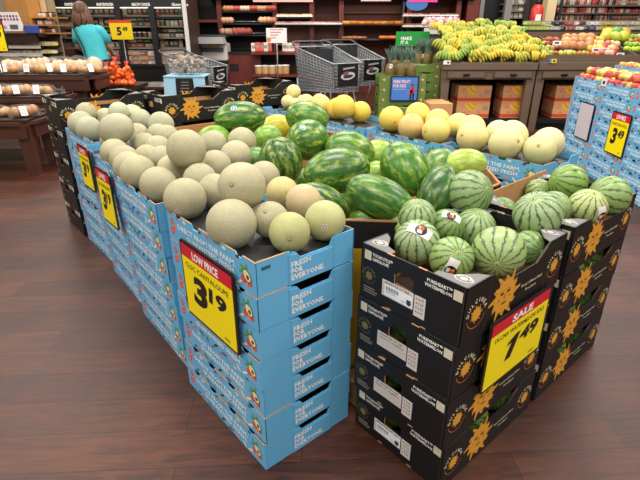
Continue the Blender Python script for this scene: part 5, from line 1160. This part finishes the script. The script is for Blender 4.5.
# ---------------------------------------------------------------- banana stand
SY = 7.25
def banana_stand():
    zt = zat(62.5, SY); xa = at(443, 70, SY).x; xm = at(537, 70, SY).x; xe = at(652, 70, SY).x+.6
    for (x0, x1, lab) in ((xa, xm, 'brown wooden produce stand with drawers, heaped with bananas'), (xm+.02, xe, 'brown wooden produce stand with drawers under the mangoes and papayas')):
        t = empty('produce_stand', ((x0+x1)/2, SY+.6, 0)); tag(t, lab, 'stand', 'brown produce stands'); W_ = x1-x0; hw = W_/2; y0 = -.6
        mb = MB(); mb.box((0, 0, zt-.05), (W_, 1.24, .10), TAUPE, bev=.006); mb.build('top_rail', t)
        mb = MB(); mb.box((0, y0+.03, zt-.165), (W_-.04, .05, .13), TAUPE); mb.build('drawer_rail', t)
        nd = 2 if lab.startswith('brown wooden produce stand with drawers, heaped') else 3
        for k in range(nd):
            cx = -hw+W_*(k+.5)/nd; mb = MB(); wd = W_/nd-.12; mb.box((cx, y0-.002, zt-.165), (wd, .03, .095), TAUPED)
            mb.box((cx, y0-.014, zt-.165), (wd-.03, .02, .075), TAUPE); o = mb.build('drawer', t); mb = MB(); mb.box((cx, y0-.035, zt-.165), (.09, .03, .03), M('171615', .4, metal=.5), bev=.008); mb.build('handle', o)
        mb = MB(); mb.box((0, .0, .13), (W_-.1, 1.1, .06), BLKM); mb.box((0, .5, .45), (W_-.1, .05, .7), M('1a1513', .7)); mb.box((0, -.45, .06), (W_-.1, .05, .10), BLKM); mb.build('lower_shelf', t)
        for x in [-hw+.06, hw-.06]:
            for yy in (y0+.06, -y0-.06): mb = MB(); mb.prism([(-.05, 0), (.05, 0), (.06, zt-.1), (-.06, zt-.1)], (x, yy-.04, 0), X_, Z, .09, TAUPE, n=Vector((0, -1, 0))); mb.build('leg', t)
    # boxes of bananas on the shelf
    mb = MB(); CB = M('d29a66', .75, noise=.06, scale=12); w_, d_, h_ = .50, .40, .235; mb.box((0, 0, h_/2), (w_, d_, h_), CB)
    for sgn in (-1, 1):
        ux = X_*(-sgn); o = Vector((w_/2*sgn, sgn*(d_/2+.001), 0)); mb.poly([(0, .012), (w_, .012), (w_, .058), (0, .058)], o, ux, Z, M('d8482c', .5)); oo = o+Vector((0, sgn*.0006, 0))
        for k in range(4):
            a0 = PI*1.12; pl = []; r0, r1 = .155-.024*k, .128-.024*k; cx, cy = .24, .245+.008*k
            n_ = 8; pts = [(cx+r0*math.cos(PI+.35+.95*j/n_)*1.2+.06, cy+r0*math.sin(PI+.35+.95*j/n_)) for j in range(n_+1)]+[(cx+r1*math.cos(PI+.35+.95*j/n_)*1.2+.06, cy+r1*math.sin(PI+.35+.95*j/n_)) for j in range(n_, -1, -1)]
            mb.poly(pts, oo+Vector((0, sgn*.0003*k, 0)), ux, Z, M('f0b624' if k % 2 == 0 else 'd89a1c', .5))
        mb.poly(circ(.035, 12, (.08, .165), .022), oo, ux, Z, M('d8482c')); text(mb, 'Dole', oo+ux*.08+Z*.158+Vector((0, sgn*.0004, 0)), ux, Z, .016, M('f4e8d8'), align='C', width=.05)
        for k in range(3): mb.poly([(.40, .12+.02*k), (.48, .12+.02*k), (.48, .127+.02*k), (.40, .127+.02*k)], oo, ux, Z, M('6a5aa0'))
        mb.poly(circ(.012, 8, (.12, .085), .007), oo, ux, Z, BLACKP); mb.poly(circ(.012, 8, (.34, .085), .007), oo, ux, Z, BLACKP)
    for sgn in (-1, 1): mb.poly([(-d_/2*1, .012), (d_/2, .012), (d_/2, .058), (-d_/2, .058)], (sgn*(w_/2+.001), 0, 0), Y_*sgn, Z, M('d8482c', .5))
    me = mb.mesh('banana_box')
    for k, (u, lab) in enumerate(((470.5, 'left end of the banana stand'), (515.5, 'right half of the banana stand'), (566, 'left half of the right-hand produce stand'), (612, 'middle of the right-hand produce stand'))):
        for j in range(2):
            o = inst(me, 'banana_box'); o.location = (at(u, 100, SY+.32).x, SY+.36+.006*j, .162+.2365*j); o.rotation_euler.z = (.02, -.05, .0, .03)[k]; tag(o, '%s kraft box printed with bananas, under the %s' % (('lower', 'upper')[j], lab), 'box', 'banana boxes on the stand shelves')
    p = at(442, 112, 6.5); o = inst(me, 'banana_box'); o.location = (p.x+.02, 6.95, 0); o.rotation_euler.z = PI/2+.1; 
    o.scale = (.9, .8, 2.0); tag(o, 'tall kraft carton with red stripes on the floor between the green cartons and the stand', 'box')
    # banana bunches
    BN = M('ffffff', .45, tint=True, noise=.06, scale=10)
    def bunch(n, seed):
        rnd = scat(seed); t = empty('banana_bunch', (0, 0, 0))
        for k in range(n):
            mb = MB(); q0 = k-(n-1)/2; pts = []; rr = []; Rr = .088+.006*(k % 2)
            for j in range(8):
                q = j/7; ph = -.25+2.25*q; pts.append(Vector((q0*(.012+.032*min(1, q*1.6)), -Rr*math.sin(ph)-.004*abs(q0), Rr*math.cos(ph)-.03-.004*abs(q0)))); rr.append((.009, .014, .020, .022, .022, .021, .017, .009)[j])
            mb.tube(pts, rr, BN, 8); mb.ell(pts[-1], (.006, .006, .006), M('3a2e14', .7), 6, 5); o = mb.build('banana', t)
        mb = MB(); mb.tube([(0, .02, .05), (0, .03, .075)], [.014, .009], M('6b6a2c', .6), 7); mb.build('crown', t); return t
    protos = [bunch(5, 1), bunch(4, 2)]; used = [False, False]
    rnd = scat(11); cols_ = ['cdb52c', 'c4b230', 'b0b034', '98a636', 'd2b82c', 'bab23a', '86a038']
    k = 0; ROWN = ['frontmost', 'second', 'third', 'middle', 'fifth', 'sixth', 'rearmost top']
    for r_ in range(7):
        nn = (13, 13, 13, 12, 12, 11, 10)[r_]
        for i in range(nn):
            x = xa-.03+(xm-xa+.14-.03*r_)*(i+.5+.3*(r_ % 2))/nn; yy = SY+.04+.125*r_; z = zt+.055+.066*r_+rnd.uniform(-.015, .02); j = k % 2
            o = protos[j] if not used[j] else copy_tree(protos[j]); used[j] = True
            o.location = (x+rnd.uniform(-.03, .03), yy+.06+rnd.uniform(-.02, .02), z+.03+rnd.uniform(-.02, .02)); o.rotation_euler = (rnd.uniform(-.5, .25), rnd.uniform(-.6, .6), rnd.uniform(-.7, .7)); s_ = rnd.uniform(.9, 1.08); o.scale = (s_,)*3
            frac = i/nn; colr = rnd.choice(cols_[2:] if frac < .25 or r_ > 3 else cols_[:6])
            for ch in KIDS[o.name]:
                f_ = rnd.uniform(.82, 1.08); cl = lin(colr); ch.color = (cl[0]*f_, cl[1]*f_, cl[2]*f_, 1)
            tag(o, 'bunch of yellow-green bananas in the %s row of the heap' % ROWN[r_], 'bananas', 'banana bunches in the %s row' % ROWN[r_]); k += 1
    mb = MB(); mb.prism([(0, 0), (0, .30), (-.18, .30), (-.68, .0)], (xm-.03, SY+1.0, zt), Vector((0, 1, 0)), Z, xm-xa-.06, M('201a16', .7), n=X_)
    o = mb.build('banana_riser'); tag(o, 'dark sloping riser hidden under the banana heap', 'stand')
    for (u, v, c1, c2, lab) in ((447, 62.5, 'ece9e4', 'ece9e4', 'small white price tag at the left corner of the banana stand'), (553, 61, 'f2d22c', '3a8fd0', 'small yellow and blue price tag between the two produce stands')):
        mb = MB(); mb.box((0, 0, 0), (.10, .006, .055), M(c1, .4)); mb.box((-.035 if c1 != c2 else 0, -.002, .0), (.03, .006, .05), M(c2, .4)); mb.poly([(-.0, -.012), (.03, -.012), (.03, .012), (0, .012)], (0, -.0055, 0), X_, Z, BLACKP)
        o = mb.build('price_tag', None, at(u, v, SY-.03)); tag(o, lab, 'sign')
    # right hand tray
    t = empty('sloping_tray', ((xm+xe)/2, SY+.6, zt)); tag(t, 'brown sloping tray with dividers holding mangoes, papayas and other fruit', 'tray'); W_ = xe-xm-.02
    sl = .26
    def slope(y): return .03+(y+.55)*sl/1.1
    zb = zat(32, SY+1.1)-zt
    mb = MB(); mb.box((0, .57, zb/2), (W_, .04, zb), TAUPE); mb.build('back_board', t)
    mb = MB(); mb.add([(-W_/2, -.55, .03), (W_/2, -.55, .03), (W_/2, .55, .03+sl), (-W_/2, .55, .03+sl), (-W_/2, -.55, .003), (W_/2, -.55, .003), (W_/2, .55, .003), (-W_/2, .55, .003)], [(0, 1, 2, 3), (0, 4, 5, 1), (3, 2, 6, 7), (0, 3, 7, 4), (1, 5, 6, 2)], M('3a2e26', .7)); mb.build('tray_floor', t)
    mb = MB(); mb.box((0, -.57, .05), (W_, .04, .10), TAUPE); mb.build('front_lip', t)
    for u in (537, 557, 622): 
        mb = MB(); x = at(u, 45, SY+.5).x-(xm+xe)/2; mb.prism([(-.55, .0), (.55, 0), (.55, zb*.85), (-.55, .10)], (x, 0, 0), Y_, Z, .03, TAUPED); mb.build('divider', t)
    # fruit on it
    FRU = M('ffffff', .4, tint=True, noise=.10, scale=16)
    def fr(name, cat, rad, elong, u0, u1, rows, n, cols, label, grp, seed):
        rnd = scat(seed); mb = MB(); mb.ell((0, 0, 0), (rad*elong, rad, rad*.95), FRU, 16, 12); mb.tube([(0, 0, rad*.9), (.002, 0, rad*1.0)], [.006, .004], M('6b5030', .7), 6); me = mb.mesh(name)
        for r_ in rows:
            y = -.46+.22*r_
            for i in range(n):
                xx = at(u0+(u1-u0)*(i+.5)/n, 50, SY+.6+y).x+rnd.uniform(-.015, .015)
                o = inst(me, name); o.location = (xx, SY+.6+y+rnd.uniform(-.02, .02), zt+slope(y)+rad*1.12+.008+rnd.uniform(0, .02)); o.rotation_euler = (rnd.uniform(-.4, .4), rnd.uniform(-.3, .3), rnd.uniform(0, 6)); s_ = rnd.uniform(.9, 1.1); o.scale = (s_,)*3
                setc(o, rnd.choice(cols)); tag(o, label, cat, grp)
    fr('papaya', 'fruit', .072, 1.25, 561, 590, (1, 2, 3), 4, ['c98a54', 'b87a4c', 'd8a06a', 'c9955c'], 'brown round fruit in the left part of the sloping tray', 'brown fruit in the sloping tray', 1)
    fr('small_mango', 'fruit', .045, 1.3, 541, 556, (0, 1, 2, 3), 4, ['8c3a34', 'b85a3c', '7a2f34', 'b8b03c'], 'small dark red fruit at the left end of the sloping tray', 'dark red fruit in the sloping tray', 2)
    fr('passion_fruit', 'fruit', .038, 1.1, 545, 600, (0,), 12, ['b8562c', '9aa83c', 'c97a34', 'd8c43c'], 'small mixed fruit along the front lip of the sloping tray', 'small fruit on the front lip', 3)
    fr('yellow_mango', 'fruit', .055, 1.35, 585, 600, (1, 2, 3), 3, ['e0b85a', 'd8a85c', 'e6c97a', 'c9764c'], 'yellow mango in the middle of the sloping tray', 'yellow mangoes in the sloping tray', 4)
    fr('pink_guava', 'fruit', .05, 1.2, 600, 617, (0, 1, 2), 4, ['e0a890', 'c9404c', 'e8c090', 'd8705c'], 'pink and red fruit right of the yellow mangoes', 'pink fruit in the sloping tray', 5)
    fr('green_papaya', 'fruit', .085, 1.25, 598, 625, (3, 4), 3, ['a8b83c', '5c9440', 'c9c040', 'd8a040'], 'large green-yellow papaya at the back of the sloping tray', 'green papayas in the sloping tray', 6)
    fr('lime', 'fruit', .042, 1.1, 624, 645, (1, 2, 3, 4), 6, ['a8c440', 'b8cc3c', '8cb040', 'c24a34'], 'small green fruit at the right edge of the sloping tray', 'green fruit at the right edge', 7)
    for k, (u, v) in enumerate(((557, 43), (568, 52), (596, 50), (605, 50), (620, 55))):
        mb = MB(); mb.box((0, 0, 0), (.12, .006, .06), M('f2f0ec', .4)); mb.poly([(-.035, -.012), (.03, -.012), (.03, .014), (-.035, .014)], (0, -.0035, 0), X_, Z, M('4a4a4e')); o = mb.build('price_tag', None, at(u, v, SY+.25)); tag(o, ('small white price tag beside the dark red fruit', 'small white price tag in front of the brown fruit', 'small white price tag below the yellow mangoes', 'small white price tag between yellow mangoes and pink fruit', 'small white price tag under the green papayas')[k], 'sign', 'price tags in the sloping tray')
    # goods on the ledge behind
    t = empty('rear_ledge', ((xa+xe)/2+.6, SY+1.55, 0)); zl = zat(30, SY+1.4); tag(t, 'dark ledge behind the fruit trays carrying greens and cartons', 'shelf'); mb = MB(); mb.box((0, 0, zl/2), (xe-xa-.6, .5, zl), M('241d19', .6)); mb.build('cabinet', t)
    fr2 = [(526, 545, ['b8d84a', 'a8cc40', 'cfe070'], 'green_bunch', 'fruit', 'bright green fruit on the ledge behind the bananas', 8), (546, 562, ['1c1c22', 'c9c9c9', '2c2c34'], 'dark_pack', 'food package', 'black and white pack on the ledge behind the sloping tray', 6), (563, 578, ['b84a44', 'e6dcd8', '8c2c34'], 'red_pack', 'food package', 'red and white pack on the ledge behind the sloping tray', 6), (579, 598, ['4a4668', 'e6e2e6', '2f2c50'], 'berry_pack', 'food package', 'berry punnet on the ledge behind the sloping tray', 6), (599, 613, ['d8b43c', 'c9b84a'], 'melon_pack', 'food package', 'yellow fruit pack on the ledge behind the papayas', 4), (613, 640, ['c9a894', 'a8b090', 'd8c4b4'], 'pale_pack', 'food package', 'pale pack at the right end of the rear ledge', 8)]
    for (u0, u1, cs, nm, cat, lab, n) in fr2:
        me = PK['clamshell'].copy() if False else PK['clamshell']
        row('clamshell', nm, u0, u1, 30, SY+1.42, zl, n, cs, lab, cat, lab+' row', 3, sc_=.85, stack=2, dz=.075)
banana_stand()

# ---------------------------------------------------------------- apple display at the right, signs on it
def apples():
    ux = Vector((-.02, -1, 0)).normalized(); n = ux.cross(Z)   # the face looks left towards the melons
    rz = math.atan2(ux.y, ux.x); base = Vector((2.86, 5.62, 0)); dep = Vector((-n.x, -n.y, 0)); HN = 8
    for k, lab in enumerate(('far apple stack with the blank sign', 'middle apple stack with the 3.49 sign', 'near apple stack at the right edge')):
        c = base+ux*(.30+.61*k)+dep*(.2-.015*k)
        for i in range(HN):
            o = inst(blue_me, 'produce_carton'); o.location = c+Z*(CHT*1.012*i); o.rotation_euler.z = rz; tag(o, 'light blue apple carton, %s in the %s' % (ORD[HN-1-i] if i else 'bottom', lab), 'carton', 'light blue cartons under the apples')
            if i == HN-1: inst(pad_me, 'liner_pad', o, (0, 0, .0745))
        c2 = c+dep*.41
        for i in range(HN+1):
            o = inst(blue_me, 'produce_carton'); o.location = c2+Z*(CHT*1.012*i); o.rotation_euler.z = rz; tag(o, 'light blue carton, %s in the second row behind the %s' % (ORD[HN-i] if i else 'bottom', lab.split(' with')[0].split(' at')[0]), 'carton', 'second row of light blue cartons under the apples')
    AP = M('ffffff', .3, tint=True, noise=.25, scale=26, spec=.5); mb = MB(); mb.lathe([(.004, .008), (.018, .0), (.032, .018), (.038, .042), (.034, .062), (.02, .072), (.006, .066)], AP, 16); me = mb.mesh('apple')
    mb = MB(); mb.tube([(0, 0, .064), (.003, 0, .082)], .0018, M('5a3a20'), 5); ms = mb.mesh('stem'); rnd = scat(5); cols_ = ['d84a40', 'e0c060', 'd8a848', 'c93a3c', 'e2cf7a', 'd86a50', 'dcb858']
    zt = CHT*1.012*(HN-1)+.0775
    for k in range(3):
        for layer in range(2):
            for i in range(7 if layer == 0 else 6):
                for j in range(4 if layer == 0 else 3):
                    if k == 2 and i > 1: continue
                    c = base+ux*(.05+.61*k+.084*(i+.5*layer)+rnd.uniform(-.006, .006))+dep*(.05+.088*(j+.5*layer)-.015*k)+Z*(zt+.066*layer)
                    o = inst(me, 'apple'); o.location = c; o.rotation_euler = (rnd.uniform(-.5, .5), rnd.uniform(-.5, .5), rnd.uniform(0, 6)); setc(o, rnd.choice(cols_)); inst(ms, 'stem', o)
                    tag(o, 'red and yellow apple in the %s carton of the apple display' % ('far', 'middle', 'near')[k], 'apple', 'apples in the %s carton' % ('far', 'middle', 'near')[k])
        c = base+ux*(.30+.61*k)+dep*.61
        for i in range(6):
            for j in range(2):
                o = inst(me, 'apple'); o.location = base+ux*(.06+.61*k+.09*i)+dep*(.46+.09*j)+Z*(zt+CHT*1.012); o.rotation_euler = (rnd.uniform(-.5, .5), 0, rnd.uniform(0, 6)); setc(o, rnd.choice(cols_)); inst(ms, 'stem', o)
                tag(o, 'apple in the raised second row of the apple display', 'apple', 'apples in the raised second row')
    pf = base+n*.004
    for (bl, tr, kind) in (((574.5, 135), (595, 106), 0), ((605, 150), (632, 117), 1)):
        pf = base+n*(.036 if kind else .012); P1, P2 = onpl(*bl, pf, n), onpl(*tr, pf, n); d = P2-P1; w_, h_ = abs(d.dot(ux)), abs(d.z); print('ap', w_, h_, P1)
        if kind: price_sign(P1, ux, Z, w_, h_, 'LOW PRICE', 'HONEYCRISP APPLES', '3', '49', 'yellow 3.49 sign on the light blue apple cartons')
        else: price_sign(P1, ux, Z, w_, h_, '', None, '', '', 'blank grey sign on the far stack of light blue apple cartons')
    mb = MB(); mb.box((0, 0, 0), (.006, .09, .07), M('eceae6', .4)); mb.poly([(-.02, -.015), (.02, -.015), (.02, .015), (-.02, .015)], (-.0035, 0, 0), -Y_, Z, BLACKP); o = mb.build('price_tag', None, base+ux*.66+n*.02+Z*.93); tag(o, 'small white tag clipped to the rim between the apple cartons', 'sign')
apples()

# ---------------------------------------------------------------- far right background
def far_right():
    y = 11.4; Zv = lambda v: zat(v, y)
    def X(u): return at(u, 20, y).x
    t = empty('glass_cooler', (X(508), y, 0)); tag(t, 'dark glass-door cooler with steel uprights behind the bananas', 'refrigerator'); c = X(508)
    mb = MB(); mb.box((0, .3, 1.2), (X(545)-X(472), .06, 2.4), M('121214', .4)); mb.build('back_panel', t)
    for u in (479, 505, 524, 529):
        mb = MB(); mb.box((X(u)-c, -.05, 1.2), (.09 if u != 505 else .14, .12, 2.4), M('8a8680', .4) if u in (479, 505) else M('3a3632', .4)); mb.build('upright', t)
    for v in (4, 11, 18):
        mb = MB(); mb.box((X(516)-c, .15, Zv(v)), (X(535)-X(506), .25, .02), M('9a948a', .4)); mb.build('shelf', t)
        row('carton', 'boxed_food', 508, 528, v, y+.12, Zv(v)+.012, 4, ['c9bda8', 'e6dccb', '8c8478'], 'pale box on the %s shelf of the glass-door cooler' % {4: 'upper', 11: 'middle', 18: 'lower'}[v], 'food package', 'boxes on the %s glass cooler shelf' % {4: 'upper', 11: 'middle', 18: 'lower'}[v], 2)
    t = empty('red_canister', at(536, 18, 10.2)); tag(t, 'red canister standing beside the cream pillar at the back', 'canister')
    mb = MB(); mb.lathe([(.10, -.2), (.115, -.18), (.115, .16), (.07, .22), (.04, .24)], M('c92a24', .4), 16); mb.build('body', t); mb = MB(); mb.box((-.01, -.118, -.02), (.10, .01, .16), WHITE); mb.build('label', t)
    mb = MB(); mb.lathe([(.035, .235), (.035, .30), (.02, .31)], BLKM, 10); mb.build('cap', t)
    z0 = at(536, 18, 10.2).z-.2; mb = MB(); mb.box((0, 0, z0/2), (.4, .4, z0), M('2a2420', .6)); o = mb.build('plinth', None, (at(536, 18, 10.2).x, 10.2, 0)); tag(o, 'dark plinth under the red canister', 'stand')
    mb = MB(); mb.box((0, 0, 1.4), (at(553, 10, 10.6).x-at(544, 10, 10.6).x, .25, 2.8), M('d9c094', .6)); o = mb.build('pillar', None, (at(548.5, 10, 10.6).x, 10.6, 0)); tag(o, 'cream painted pillar behind the banana stand', 'pillar')
    x0, x1 = X(556), X(668); t = empty('grocery_shelving', ((x0+x1)/2, y, 0)); cx = (x0+x1)/2; tag(t, 'dark shelving filled with rows of red-capped jars at the far right', 'shelf')
    mb = MB(); mb.box((0, .3, 1.2), (x1-x0, .05, 2.4), M('2c2422', .6)); mb.box((0, .1, .3), (x1-x0, .5, .6), DBRN); mb.build('back_panel', t)
    for u in (556, 591, 607, 640): mb = MB(); mb.box((X(u)-cx, -.1, 1.2), (.05, .1, 2.4), M('3c3a3c', .4)); mb.build('upright', t)
    for i, v in enumerate((5.5, 13, 20.5, 28)):
        z = Zv(v); mb = MB(); mb.box((0, .05, z-.015), (x1-x0, .45, .03), M('2c2422', .5)); mb.box((0, -.18, z-.01), (x1-x0, .012, .03), M('6a5c56', .5)); mb.build('shelf', t)
        for (u0, u1, kd) in ((557, 590, 'bottle'), (592, 606, 'bottle'), (608, 646, 'jar' if i % 2 else 'carton')):
            row(kd, {'bottle': 'sauce_bottle', 'jar': 'food_jar', 'carton': 'food_box'}[kd], u0, u1, v, y-.08, z, 14 if u0 == 557 else 6 if u0 == 592 else 13, ['8c4a34', 'c2463a', 'd8c4a8', '7a3a28', 'd89a90', 'b8b4a8'] if i < 3 else ['6a8a4a', 'c2463a', 'd8c4a8'],
                'small %s on the %s shelf of the far right shelving, %s bay' % ({'bottle': 'red-capped bottle', 'jar': 'jar', 'carton': 'box'}[kd], ('top', 'second', 'third', 'lowest')[i], {557: 'left', 592: 'middle', 608: 'right'}[u0]), kd, '%s shelf, %s bay of the far right shelving' % (('top', 'second', 'third', 'lowest')[i], {557: 'left', 592: 'middle', 608: 'right'}[u0]), i, sc_=1.0 if kd != 'carton' else .7)
far_right()
